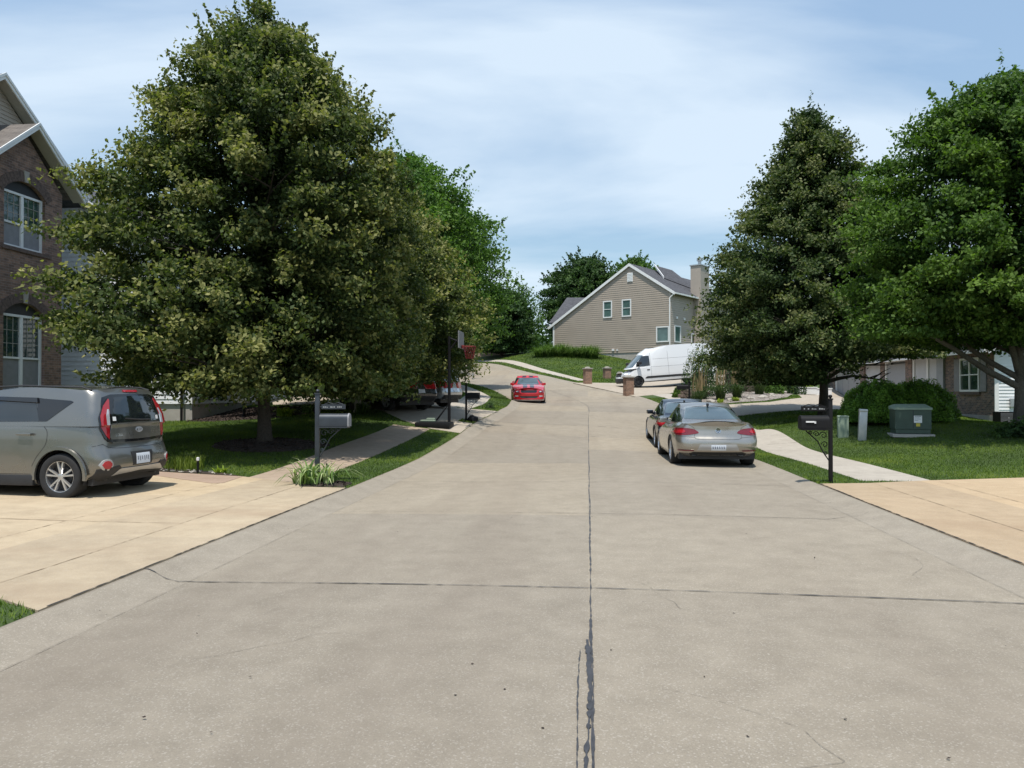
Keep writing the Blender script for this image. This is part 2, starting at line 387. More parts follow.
# ---------------------------------------------------------------- terrain
CTRL = []
for y_ in (-12, 0, 8, 14):
    for x_ in (-24, -12, -6.2, -3.9, 0, 3.9, 6.2, 12, 24):
        CTRL.append((x_, y_, 0.10 if abs(x_) > 20 else (0.03 if (abs(x_) > 10 and y_ > 10) else 0.0)))
CTRL += [(-3.9,17.5,.02),(0,17.5,.0),(3.9,18,0),(6.2,18.5,0),
 (-3.87,21.1,.17),(-3.87,23.4,.30),(-3.9,29,.55),(-3.87,32,.68),(-3.87,36.5,.86),
 (0,22,.08),(0,28,.36),(0,34,.64),(0,40,.92),(-3.4,42,1.0),(-1.15,45,1.22),(-3,50,1.72),
 (3.87,23,.0),(3.87,27,.14),(6,22,.0),(6,27.8,.16),(3.87,33,.48),(3.4,40,.9),(4.8,40,.93),(2.9,47,1.45),
 (-6.3,50,1.85),(-9.8,60,2.5),(.5,54,2.1),(-3.2,61,2.85),(-7.2,68,3.6),(-11.5,76,4.5),(-20,84,5.2),
 (4.04,56,2.02),(10.5,58,2.7),(7.6,71,3.5),(3.5,71.5,4.44),(.16,73.7,5.1),(-3.4,75,5.6),(-8,84,5.9),
 (-8.06,18.2,.35),(-8.5,15.5,.12),(-8,10,.05),(-12,10,.12),(-14.5,26.7,.6),(-17,21,.35),(-17,23,.4),(-6.4,26.3,.76),(-5.67,28.5,.9),(-10,29,1.1),(-14,33,1.3),
 (-10,40,1.7),(-14,45,2.2),(-22,40,2.2),(-22,60,3.6),(-22,28,.9),(-5,40,1.3),(-5.6,34,1.0),
 (7.85,26,.75),(9.2,22,.35),(11.8,22.3,.5),(14,30,.4),(17,33.6,.32),(17,38,.6),(17,45,1.0),(17,52,1.2),(13,39.5,1.1),
 (6.5,32.5,.57),(11.2,40.5,1.2),(9,45,1.5),(7,51,1.8),(12,54,2.4),(18,62,3.4),(27,70,4.2),(27,33,.4),(27,50,1.4),
 (30,90,5),(0,100,6),(-30,100,6),(-45,70,4.5),(-45,30,1.5),(-45,0,.5),(45,0,.5),(45,30,.8),(45,70,4),(45,110,5),(-45,120,6.5),(0,125,6.5),(-45,-30,0),(45,-30,0),(0,-40,0)]
_c = np.array(CTRL, float)
def _k(r2): return np.where(r2 > 1e-9, r2*np.log(r2+1e-12)*0.5, 0.0)
_S = 20.0
_P = _c[:, :2]/_S
_n = len(_c)
_K = _k(((_P[:,None]-_P[None])**2).sum(-1)) + np.eye(_n)*0.004
_A = np.zeros((_n+3, _n+3)); _A[:_n,:_n] = _K; _A[:_n,_n] = 1; _A[:_n,_n+1:] = _P
_A[_n,:_n] = 1; _A[_n+1:,:_n] = _P.T
_w = np.linalg.solve(_A, np.r_[_c[:,2], 0, 0, 0])
def _tps(x, y):
    q = np.stack([np.ravel(x), np.ravel(y)], -1)/_S
    out = np.empty(len(q))
    for i in range(0, len(q), 20000):
        b = q[i:i+20000]
        out[i:i+20000] = _k(((b[:,None]-_P[None])**2).sum(-1))@_w[:_n] + _w[_n] + b@_w[_n+1:]
    return out.reshape(np.shape(x))
GX0, GX1, GY0, GY1, GS = -45.0, 45.0, -12.0, 120.0, 0.5
_gx = np.arange(GX0, GX1+.01, GS); _gy = np.arange(GY0, GY1+.01, GS)
_GH = _tps(*np.meshgrid(_gx, _gy))
def H(x, y):
    x = np.clip(np.asarray(x, float), GX0, GX1-1e-6); y = np.clip(np.asarray(y, float), GY0, GY1-1e-6)
    fx = (x-GX0)/GS; fy = (y-GY0)/GS
    ix = fx.astype(int); iy = fy.astype(int)
    ix = np.minimum(ix, len(_gx)-2); iy = np.minimum(iy, len(_gy)-2)
    tx = fx-ix; ty = fy-iy
    return (_GH[iy,ix]*(1-tx)*(1-ty)+_GH[iy,ix+1]*tx*(1-ty)+_GH[iy+1,ix]*(1-tx)*ty+_GH[iy+1,ix+1]*tx*ty)
def h(x, y): return float(H(np.array([x]), np.array([y]))[0])

# ------------------------------------------------------------------ road frame
CL = [(0,-15),(0,0),(0,15),(0,30),(0,38),(-.5,43),(-1.9,48),(-4.1,53.5),(-7.1,60),(-11,68),(-16,75),(-23,82),(-32,88),(-44,92),(-70,95)]
def catmull(P, n=12):
    P = np.array(P, float); Q = np.vstack([2*P[0]-P[1], P, 2*P[-1]-P[-2]]); o = []
    for i in range(1, len(Q)-2):
        for k in range(n):
            t = k/n; a, b, c, d = Q[i-1], Q[i], Q[i+1], Q[i+2]
            o.append(.5*((2*b)+(c-a)*t+(2*a-5*b+4*c-d)*t*t+(3*b-a-3*c+d)*t**3))
    o.append(P[-1]); return np.array(o)
RC = catmull(CL, 24)
_d = np.r_[0, np.cumsum(np.linalg.norm(np.diff(RC, axis=0), axis=1))]
_s = np.arange(0, _d[-1], 0.5)
RC = np.stack([np.interp(_s, _d, RC[:,0]), np.interp(_s, _d, RC[:,1])], -1)
RT = np.gradient(RC, axis=0); RT /= np.linalg.norm(RT, axis=1)[:,None]
RNn = np.stack([RT[:,1], -RT[:,0]], -1)      # to the right
def road_dist(x, y):
    sh = np.shape(x); q = np.stack([np.ravel(x), np.ravel(y)], -1)
    out = np.empty(len(q)); B = RC[::2]
    TT = RNn[::2]
    for i in range(0, len(q), 8000):
        dd = q[i:i+8000,None]-B[None]
        d2 = (dd**2).sum(-1); j = d2.argmin(1)
        a = dd[np.arange(len(j)), j]
        lat = (a*TT[j]).sum(-1); lon = a[:,0]*(-TT[j,1])+a[:,1]*TT[j,0]
        out[i:i+8000] = np.where(np.abs(lon) < 1.2, np.abs(lat), np.sqrt(d2[np.arange(len(j)), j]))
    return out.reshape(sh)
LAWN = 0.045
def grid_obj(name, xs, ys, zf, mat, parent=None):
    X, Y = np.meshgrid(xs, ys); Z = zf(X, Y)
    nv = X.size; nx = len(xs); ny = len(ys)
    co = np.stack([X, Y, Z], -1).reshape(-1, 3)
    i = np.arange(nx-1); j = np.arange(ny-1); I, J = np.meshgrid(i, j)
    a = (J*nx+I).ravel(); F = np.stack([a, a+1, a+1+nx, a+nx], -1)
    return np_mesh(name, co, F, mat, parent, True)
def np_mesh(name, co, F, mat, parent=None, smooth=False, tint=None):
    me = bpy.data.meshes.new(name)
    k = F.shape[1]
    me.vertices.add(len(co)); me.vertices.foreach_set('co', np.ascontiguousarray(co, np.float32).ravel())
    me.loops.add(F.size); me.loops.foreach_set('vertex_index', F.astype(np.int32).ravel())
    me.polygons.add(len(F)); me.polygons.foreach_set('loop_start', np.arange(len(F), dtype=np.int32)*k)
    me.update(calc_edges=True)
    if smooth: me.polygons.foreach_set('use_smooth', np.ones(len(F), bool))
    if tint is not None:
        at = me.color_attributes.new('tint', 'FLOAT_COLOR', 'POINT')
        c = np.ones((len(co), 4), np.float32); c[:,0] = tint; c[:,1] = tint; c[:,2] = tint
        at.data.foreach_set('color', c.ravel())
    me.materials.append(mat); me.validate(); me.update()
    return link(name, me, parent)
def stp(x): x = np.clip(x, 0, 1); return x*x*(3-2*x)
# ground: fine near the street, coarse to the horizon
gxs = np.r_[-2600,-1200,-600,-300,-150,-90,-60,np.arange(-45,-20,1.0),np.arange(-20,20,.25),np.arange(20,45.1,1.0),60,90,150,300,600,1200,2600]
gys = np.r_[-1200,-500,-200,-80,-30,np.arange(-12,2,1.0),np.arange(2,66,.25),np.arange(66,120.1,1.0),140,200,350,700,1500,3500]
def ground_z(X, Y):
    z = H(X, Y); d = road_dist(X, Y)
    return z-0.10+(0.10+LAWN)*stp((d-3.62)/0.24)
ground = grid_obj('ground', gxs, gys, ground_z, M_ground); tag(ground, 'green lawn ground on both sides of the street', 'ground', kind='structure')
# road cross-section: crown, gutter pan, rolled kerb
PROF = [(-3.93,-.10),(-3.92,.050),(-3.85,.056),(-3.74,.045),(-3.62,.006),(-3.50,-.010),(-3.40,.0)]
def strip(name, offs, s0, s1, mat, parent=None, dz=0.0):
    i0 = int(s0*2); i1 = int(s1*2)
    c = RC[i0:i1+1]; n = RNn[i0:i1+1]
    rows = []
    for o, z in offs:
        p = c+n*o; rows.append(np.c_[p, H(p[:,0], p[:,1])+z+dz])
    co = np.stack(rows, 1).reshape(-1, 3); m = len(offs); L = len(c)
    I, J = np.meshgrid(np.arange(m-1), np.arange(L-1)); a = (J*m+I).ravel()
    F = np.stack([a, a+1, a+1+m, a+m], -1)
    return np_mesh(name, co, F, mat, parent, False)
ROADEND = len(RC)/2-1
mid_offs = [(-3.4+0.34*i, 0.0+0.03*(1-((-3.4+0.34*i)/3.4)**2)) for i in range(21)]
road = strip('road', mid_offs, 0, ROADEND, M_road); tag(road, 'pale concrete residential street', 'road', kind='structure')
def crown(x): return 0.03*(1-(min(abs(x), 3.4)/3.4)**2)
g1 = strip('kerb', PROF, 0, ROADEND, M_gutter); tag(g1, 'rolled concrete kerb and gutter on the left side', 'kerb', kind='structure')
g2 = strip('kerb', [(-o, z) for o, z in PROF[::-1]], 0, ROADEND, M_gutter); tag(g2, 'rolled concrete kerb and gutter on the right side', 'kerb', kind='structure')

def ribbon(name, pts, w, mat, parent, zoff=0.006, wob=0.006, seed=1, onroad=True, step=0.06):
    """thin sealed joint or crack following world xy points"""
    rr = np.random.default_rng(seed)
    P = np.array(pts, float); d = np.r_[0, np.cumsum(np.linalg.norm(np.diff(P, axis=0), axis=1))]
    s = np.arange(0, d[-1]+step, step); s[-1] = d[-1]
    X = np.interp(s, d, P[:,0]); Y = np.interp(s, d, P[:,1])
    T = np.gradient(np.stack([X, Y], -1), axis=0); T /= np.linalg.norm(T, axis=1)[:,None]+1e-9
    N = np.stack([T[:,1], -T[:,0]], -1)
    k = len(s)
    drift = np.convolve(rr.normal(0, 1, k+20), np.ones(20)/20, 'same')[:k]*wob*3
    hw = w*(0.5+0.35*rr.normal(0, 1, k).clip(-1, 1)+0.2*np.convolve(rr.normal(0, 1, k+12), np.ones(12)/12, 'same')[:k]*3).clip(0.15, 1.1)
    A = np.stack([X, Y], -1)+N*(drift+hw/1)[:,None]*1.0; B = np.stack([X, Y], -1)+N*(drift-hw)[:,None]
    def zz(Q):
        dd = road_dist(Q[:,0], Q[:,1])
        c = 0.03*(1-(np.minimum(dd, 3.4)/3.4)**2) if onroad else 0
        if onroad: c = np.where(dd > 3.4, np.interp(dd, [3.4,3.5,3.62,3.74,3.85,3.93], [0,-.01,.006,.045,.056,.05]), c)
        return H(Q[:,0], Q[:,1])+c+zoff
    co = np.empty((2*k, 3)); co[0::2,:2] = A; co[0::2,2] = zz(A); co[1::2,:2] = B; co[1::2,2] = zz(B)
    a = np.arange(k-1)*2; F = np.stack([a, a+1, a+3, a+2], -1)
    return np_mesh(name, co, F, mat, parent)
def rp(s, o):
    i = int(min(max(s*2, 0), len(RC)-1)); return tuple(RC[i]+RNn[i]*o)
# centre seam (s = y+15 on the straight)
sm = ribbon('centre_seam', [rp(s, 0.02) for s in np.arange(1, 68, .5)], 0.012, M_seal, road, 0.006, 0.005, 3)
ribbon('sealant_patch', [(-.005,4.9),(.0,4.3),(-.01,3.6),(-.005,3.0),(0,2.2)], 0.017, M_seal, road, 0.009, 0.009, 5, step=0.03)
ribbon('sealant_patch', [(-.045,4.7),(-.055,4.2),(-.05,3.6),(-.05,3.2),(-.03,2.2)], 0.006, M_seal, road, 0.0085, 0.004, 6, step=0.02)
ribbon('sealant_patch', [(.018,4.85),(.03,4.4),(.02,3.7),(.025,2.3)], 0.006, M_seal, road, 0.0095, 0.006, 8, step=0.03)
ribbon('cross_joint', [(-3.93,6.42),(-3.7,6.27),(-3.3,6.19),(0,6.2),(3.9,6.16)], 0.010, M_seal, road, 0.0075, 0.005, 9)
for k, (yy, w, mt) in enumerate([(10.0,.008,M_joint),(13.6,.008,M_joint),(17.3,.010,M_joint2),(21,.012,M_joint2),(24.6,.02,M_joint2),(28.2,.025,M_joint),(31.8,.02,M_joint2),(35.5,.025,M_joint2),(39,.025,M_joint2),(2.5,.006,M_joint2),(44,.03,M_joint2),(50,.03,M_joint2)]):
    s = yy+15
    pts = [rp(s, o) for o in np.linspace(-3.45, 3.45, 12)]
    if yy == 10.0: pts = pts[:-1]+[(3.0, 9.97), (3.7, 10.5)]
    ribbon('cross_joint', pts, w, mt, road, 0.0075, 0.006, 20+k)
for sg in (-1, 1):
    ribbon('gutter_joint', [rp(s, sg*3.4) for s in np.arange(3, 60, .5)], 0.0035, M_joint2, road, 0.008, 0.003, 50+sg)
rrh = np.random.default_rng(77)
for k in range(7):     # hairline cracks
    x0_, y0_ = [(-2.6,4.2),(1.2,5.4),(2.9,8.1),(-1.5,8.6),(-3.0,11.5),(1.9,12.4),(.8,3.3)][k]; an_ = rrh.uniform(-.5, .5)+(1.57 if k % 2 else 0); pts = [(x0_, y0_)]
    for j in range(9): an_ += rrh.normal(0, .45); pts.append((pts[-1][0]+math.cos(an_)*.16, pts[-1][1]+math.sin(an_)*.16))
    ribbon('hairline_crack', pts, .0022, M_joint2, road, 0.0055, 0.003, 300+k, step=.03)
def drape(name, poly, off, mat, parent=None, step=0.5, skirt=0.12, jit=0.0):
    bm = bmesh.new()
    vs = [bm.verts.new((x, y, 0)) for x, y in poly]
    bm.faces.new(vs)
    xs = [p[0] for p in poly]; ys = [p[1] for p in poly]
    for ax, lo, hi in ((0, min(xs), max(xs)), (1, min(ys), max(ys))):
        k = math.ceil(lo/step)*step
        while k < hi:
            co = (k, 0, 0) if ax == 0 else (0, k, 0); no = (1, 0, 0) if ax == 0 else (0, 1, 0)
            bmesh.ops.bisect_plane(bm, geom=bm.verts[:]+bm.edges[:]+bm.faces[:], plane_co=co, plane_no=no)
            k += step
    be = [e for e in bm.edges if len(e.link_faces) == 1]
    if skirt:
        r = bmesh.ops.extrude_edge_only(bm, edges=be)
        low = set(g for g in r['geom'] if isinstance(g, bmesh.types.BMVert))
    else: low = set()
    for v in bm.verts:
        v.co.z = h(v.co.x, v.co.y)+(off if v not in low else off-skirt)
    return bm_obj(name, bm, mat, parent)
POLYS = []   # hard surfaces, kept clear of grass
def slab(name, poly, off, mat, label=None, **kw):
    POLYS.append(np.array(poly)); o = drape(name, poly, off, mat, **kw)
    return tag(o, label, name.replace('_', ' '), kind='structure')
def side_poly(s0, s1, o0, o1):
    a = [rp(s, o0) for s in np.arange(s0, s1+.01, 1.0)]; b = [rp(s, o1) for s in np.arange(s0, s1+.01, 1.0)]
    return a+b[::-1]
DL1 = [(-3.925,5.1),(-4.5,5.4),(-6.3,5.7),(-17,5.7),(-17,13.9),(-8.1,13.72),(-6.3,13.45),(-6.22,13.4),(-5.0,12.7),(-4.74,12.18),(-3.925,12.12)]
slab('driveway', DL1, 0.060, M_drive, 'wide tan concrete driveway under the grey hatchback')
edge = drape('driveway_edging', [(-12,13.35),(-7.9,13.2),(-6.35,12.35),(-6.2,12.45),(-6.32,13.44),(-8.1,13.71),(-12,13.8)], 0.066, M_paver, None); tag(edge, 'brown edging strip along the far side of the left driveway', 'edging', kind='structure')
SWL = [(-6.2,13.3),(-4.95,12.6),(-4.95,23.6),(-6.2,23.9)]
slab('sidewalk', SWL, 0.054, M_walk2, 'shaded left sidewalk between the two left driveways')
DL2 = [(-3.925,23.2),(-4.9,23.6),(-6.2,25.0),(-7.4,26.9),(-8.8,28.2),(-14,30.5),(-17,31),(-17,37),(-8,35.2),(-6.3,33.2),(-5.5,31.8),(-4.6,32.5),(-3.925,32.7),(-3.925,27.2),(-4.5,26.9),(-4.5,26.0),(-3.925,25.8)]
slab('driveway', DL2, 0.060, M_drive3, 'left driveway with two cars behind the lindens')
slab('sidewalk', side_poly(47, 88, -6.3, -5.0), 0.054, M_walk, 'left sidewalk curving away past the red car')
slab('sidewalk', side_poly(29.3, 47.5, 6.05, 4.8), 0.054, M_walk, 'right sidewalk beside the parked sedans')
slab('sidewalk', side_poly(54, 60.5, 6.05, 4.9), 0.054, M_walk, 'right sidewalk before the brick pillars')
slab('sidewalk', side_poly(71.5, 110, 5.6, 4.7), 0.056, M_walk, 'thin white sidewalk along the far side of the curve')
DR1 = [(3.925,5.2),(3.925,13.42),(4.79,13.6),(5.95,14.1),(7.87,14.65),(18,16),(18,4.5),(6.2,4.8)]
slab('driveway', DR1, 0.060, M_drive2, 'orange tan driveway on the near right')
DR2 = [(3.925,33.0),(3.925,37.5),(5.2,38.2),(7.05,38.6),(9.04,39.1),(11.2,41.3),(13.5,52),(16.9,55),(16.9,45),(16.9,40.5),(13.5,37.5),(11.46,35.6),(10.1,35.4),(8.34,34.15),(6.4,32.75)]
slab('driveway', DR2, 0.060, M_drive3, 'pale driveway leading to the grey garage doors')
DV = [(2.75,45.2),(4.9,46.6),(7.0,49.2),(10.5,54.5),(16,57),(16,62),(9,60.5),(4.5,58.6),(2.2,57.2),(.2,56.0),(-1.05,55.2),(-.45,53.6),(1.1,50.4),(2.2,47.4)]
slab('driveway', DV, 0.060, M_drive3, 'concrete driveway between brick pillars with the white van')
for k, pts in enumerate([[(-4.8,5.5),(-4.8,12.15)],[(-6.25,5.7),(-6.25,12.5)],[(-10.6,5.7),(-10.6,13.7)],[(-4.8,8.6),(-17,8.6)],[(-3.93,5.2),(-3.93,12.1)]]):
    w = 0.010 if k < 4 else 0.014
    o = ribbon('driveway_joint', pts, w*.8, M_joint3 if k < 4 else M_seal, None, 0.064, 0.004, 70+k, False); tag(o, 'thin joint line in the left driveway', 'joint', 'driveway joints', 'structure')
for k, pts in enumerate([[(3.93,5.3),(3.93,13.4)],[(4.85,5.2),(4.85,13.5)],[(6.1,5),(6.1,14.1)],[(6.1,9.8),(18,10.4)],[(10.5,5),(10.5,15)]]):
    o = ribbon('driveway_joint', pts, 0.013 if k == 0 else 0.008, M_seal if k == 0 else M_joint3, None, 0.064, 0.004, 80+k, False); tag(o, 'thin joint line in the right driveway', 'joint', 'driveway joints', 'structure')
for sd_, o1, o2, rng in ((-1, 4.95, 6.2, np.arange(14.5, 23, 1.5)), (1, 4.8, 6.05, np.arange(15.3, 32, 1.5))):
    for k, yy in enumerate(rng):
        o = ribbon('sidewalk_joint', [(sd_*o1, yy), (sd_*o2, yy)], 0.007, M_joint, None, 0.058, 0.002, 90+k, False)
        tag(o, 'thin score line across the %s sidewalk' % ('left' if sd_ < 0 else 'right'), 'joint', 'score lines across the %s sidewalk' % ('left' if sd_ < 0 else 'right'), 'structure')
def ell(cx, cy, rx, ry, n=20, rot=0, seed=0):
    q = random.Random(seed); o = []
    for k in range(n):
        a = 2*math.pi*k/n; r = 1+q.uniform(-.08, .08)
        x, y = rx*math.cos(a)*r, ry*math.sin(a)*r
        o.append((cx+x*math.cos(rot)-y*math.sin(rot), cy+x*math.sin(rot)+y*math.cos(rot)))
    return o
def bed(poly, label, mat=None, off=0.062, chips=True, chipcol=None, n=None):
    POLYS.append(np.array(poly)); o = drape('mulch_bed', poly, off, mat or M_mulch, None, 0.25)
    tag(o, label, 'planting bed', kind='structure')
    P = np.array(poly); x0, y0 = P.min(0); x1, y1 = P.max(0)
    if chips:
        n = n or int((x1-x0)*(y1-y0)*110)
        X = RN.uniform(x0, x1, n); Y = RN.uniform(y0, y1, n); m = inpoly(X, Y, P); X = X[m]; Y = Y[m]; k = len(X)
        c = np.stack([X, Y, H(X, Y)+off+.008], -1)
        a = RN.normal(0, 1, (k, 3)); a[:,2] *= .35; a /= np.linalg.norm(a, axis=1)[:,None]; b = np.cross(a, RN.normal(0, 1, (k, 3))); b /= np.linalg.norm(b, axis=1)[:,None]
        L = RN.uniform(.02, .05, k)[:,None]; W = RN.uniform(.01, .02, k)[:,None]
        q = np.stack([c-a*L-b*W, c+a*L-b*W, c+a*L+b*W, c-a*L+b*W], 1).reshape(-1, 3)
        np_mesh('mulch_chips', q, np.arange(4*k).reshape(-1, 4), chipcol or M_mulch, o)
    return o
def inpoly(X, Y, P):
    c = np.zeros(np.shape(X), bool); n = len(P); j = n-1
    for i in range(n):
        xi, yi = P[i]; xj, yj = P[j]
        m = ((yi > Y) != (yj > Y)) & (X < (xj-xi)*(Y-yi)/(yj-yi+1e-12)+xi)
        c ^= m; j = i
    return c
bed(ell(-7.75, 17.9, 1.35, 1.15, 22, 0.3, 2), 'dark mulch ring around the big left linden')
bed([(-13,13.85),(-8.1,13.78),(-6.45,13.52),(-6.9,13.82),(-8.4,14.25),(-13,14.4)], 'narrow gravel and mulch bed beside the left driveway', M_mulch, 0.068, True, M_stone, 500)
bed([(-13.9,25.1),(-12.6,24.4),(-10.6,24.6),(-9.6,26.2),(-10.2,28.2),(-13.9,29.5)], 'dark mulch bed beside the white siding house')
bed([(-4.9,12.3),(-4.0,12.2),(-4.05,12.8),(-4.9,13.6)], 'small mulch spot with the striped-leaf plant under the left mailbox', off=0.058)
bed([(6.6,39.2),(9,39.8),(10.6,41.8),(12.2,46.6),(13,52),(9.5,52),(7.6,48.5),(5.6,44),(5.1,39.6)], 'pale rock bed with shrubs beside the right driveway', M_rock, 0.07, True, M_stone, 2500)
# ------------------------------------------------------------------ vehicles
def interp(pts, x): 
    xs = [p[0] for p in pts]; ys = [p[1] for p in pts]; return float(np.interp(x, xs, ys))
def smooth(pts, n=10):
    P = catmull(pts, n); return [tuple(p) for p in P]
def shell(xs, tz, xrf, xff, zb, zt, wf, sec, rcr, rcf, bulr, bulf, crown, remap='lin', capn=6, arches=None):
    """half shell grid around the side (rear centre -> side -> front centre), mirrored. returns verts, faces"""
    X0, X1 = xs
    side = list(np.arange(X0+rcr, X1-rcf, 0.045))+[X1-rcf]
    cols = []                                    # (kind, x0, yfrac, corner)
    for g in (0, .25, .5, .75): cols.append(('r', X0, g))
    for a in (0, 15, 30, 45, 60, 75, 90): cols.append(('cr', X0+rcr*(1-math.sin(math.radians(a))), a))
    for x in side[1:-1]: cols.append(('s', x, 1))
    for a in (90, 75, 60, 45, 30, 15, 0): cols.append(('cf', X1-rcf*(1-math.sin(math.radians(a))), a))
    for g in (.75, .5, .25, 0): cols.append(('f', X1, g))
    nt_ = len(tz)
    V = np.zeros((len(cols), nt_, 3))
    L = X1-X0
    def mapx(x, t):
        xr, xf = xrf(t), xff(t)
        if remap == 'lin': return xr+(x-X0)/L*(xf-xr)
        fr = max(0, 1-(x-X0)/.7)**2; ff = max(0, 1-(X1-x)/.9)**2
        return x+(xr-X0)*fr+(xf-X1)*ff
    for i, (k, x, g) in enumerate(cols):
        for j, t in enumerate(tz):
            xb = min(max(x, X0), X1)
            if k in ('r', 'cr'): xe, rc, bul, sg = X0, rcr, bulr, -1
            else: xe, rc, bul, sg = X1, rcf, bulf, 1
            if k in ('r', 'f'):
                W = (wf(xe, t)*sec(t)-rc); y = W*g; xx = mapx(xe, t)-sg*bul*(y/(W+rc))**2
            elif k in ('cr', 'cf'):
                a = math.radians(g); Wf = wf(x, t)*sec(t); y = (Wf-rc)+rc*math.sin(a)
                W0 = Wf; base = mapx(xe, t)-sg*bul*((W0-rc)/W0)**2
                xx = base-sg*rc*(1-math.cos(a)) - sg*0.0
                if a > 0: pass
            else:
                y = wf(x, t)*sec(t); xx = mapx(x, t)
            zbx, ztx = zb(x), zt(x)
            V[i, j] = (xx, y, zbx+(ztx-zbx)*t)
    # spread stations between corner ends so nothing folds
    nr = 11; nf = len(cols)-11
    for j in range(nt_):
        a, b = V[nr-1, j, 0], V[nf, j, 0]
        s0 = cols[nr-1][1]; s1 = cols[nf][1]
        for i in range(nr, nf):
            u = (cols[i][1]-s0)/(s1-s0); lin = a+(b-a)*u
            V[i, j, 0] = lin
    verts = [tuple(p) for p in V.reshape(-1, 3)]
    faces = []
    for i in range(len(cols)-1):
        for j in range(nt_-1):
            faces.append((i*nt_+j, (i+1)*nt_+j, (i+1)*nt_+j+1, i*nt_+j+1))
    # cap with crown
    top = V[:, -1].copy()
    def cz(g): return crown*(1-g*g)
    for i, (k, x, g) in enumerate(cols):
        if k in ('r', 'f'):
            W = top[4 if k == 'r' else len(cols)-5][1]
            gg = top[i][1]/W if W else 0
            verts[i*nt_+nt_-1] = (top[i][0], top[i][1], top[i][2]+cz(gg))
            if nt_ > 2:
                v = verts[i*nt_+nt_-2]; verts[i*nt_+nt_-2] = (v[0], v[1], v[2]+cz(gg)*.8)
    prev = None
    GR = [1-c/capn for c in range(capn+1)]
    for i in range(4, len(cols)-4):
        k = cols[i][0]; p = top[i]; base = len(verts); ids = [i*nt_+nt_-1]
        for g in GR[1:]:
            y = p[1]*g; x = p[0]
            if i <= 10 or k == 'cr': x = p[0]-bulr*(1-g*g)*max(0, 1-(p[0]-top[4][0])/.5)*((p[1])/(wf(X0, 1)))**2
            if k == 'cf' or cols[i][0] == 'cf': x = p[0]+bulf*(1-g*g)*max(0, 1-(top[-5][0]-p[0])/.5)*((p[1])/(wf(X1, 1)))**2
            verts.append((x, y, p[2]+cz(g))); ids.append(len(verts)-1)
        if prev:
            for a in range(len(ids)-1): faces.append((prev[a], ids[a], ids[a+1], prev[a+1]))
        prev = ids
    # wheel arches
    if arches:
        V2 = [list(v) for v in verts]
        def inside(v, c): return v[1] > .5 and math.hypot(v[0]-c[0], v[2]-c[1]) < c[2]
        keep = []
        for f in faces:
            dead = any(all(inside(V2[i], c) for i in f) for c in arches)
            if not dead: keep.append(f)
        used = set(i for f in keep for i in f)
        for c in arches:
            for i in used:
                v = V2[i]
                if inside(v, c):
                    d = math.hypot(v[0]-c[0], v[2]-c[1])+1e-6
                    v[0] = c[0]+(v[0]-c[0])*c[2]/d; v[2] = c[1]+(v[2]-c[1])*c[2]/d
        verts = [tuple(v) for v in V2]; faces = keep
    n = len(verts)
    verts2 = verts+[(v[0], -v[1], v[2]) for v in verts]
    faces2 = faces+[tuple(n+i for i in f[::-1]) for f in faces]
    return verts2, faces2
def shell_obj(name, vf, mat, parent, angle=32):
    bm = bmesh.new(); vv = [bm.verts.new(v) for v in vf[0]]
    for f in vf[1]:
        try: bm.faces.new([vv[i] for i in f])
        except ValueError: pass
    bmesh.ops.remove_doubles(bm, verts=bm.verts, dist=1e-4)
    loose = [v for v in bm.verts if not v.link_faces]; bmesh.ops.delete(bm, geom=loose, context='VERTS')
    return bm_obj(name, bm, mat, parent, True, angle)
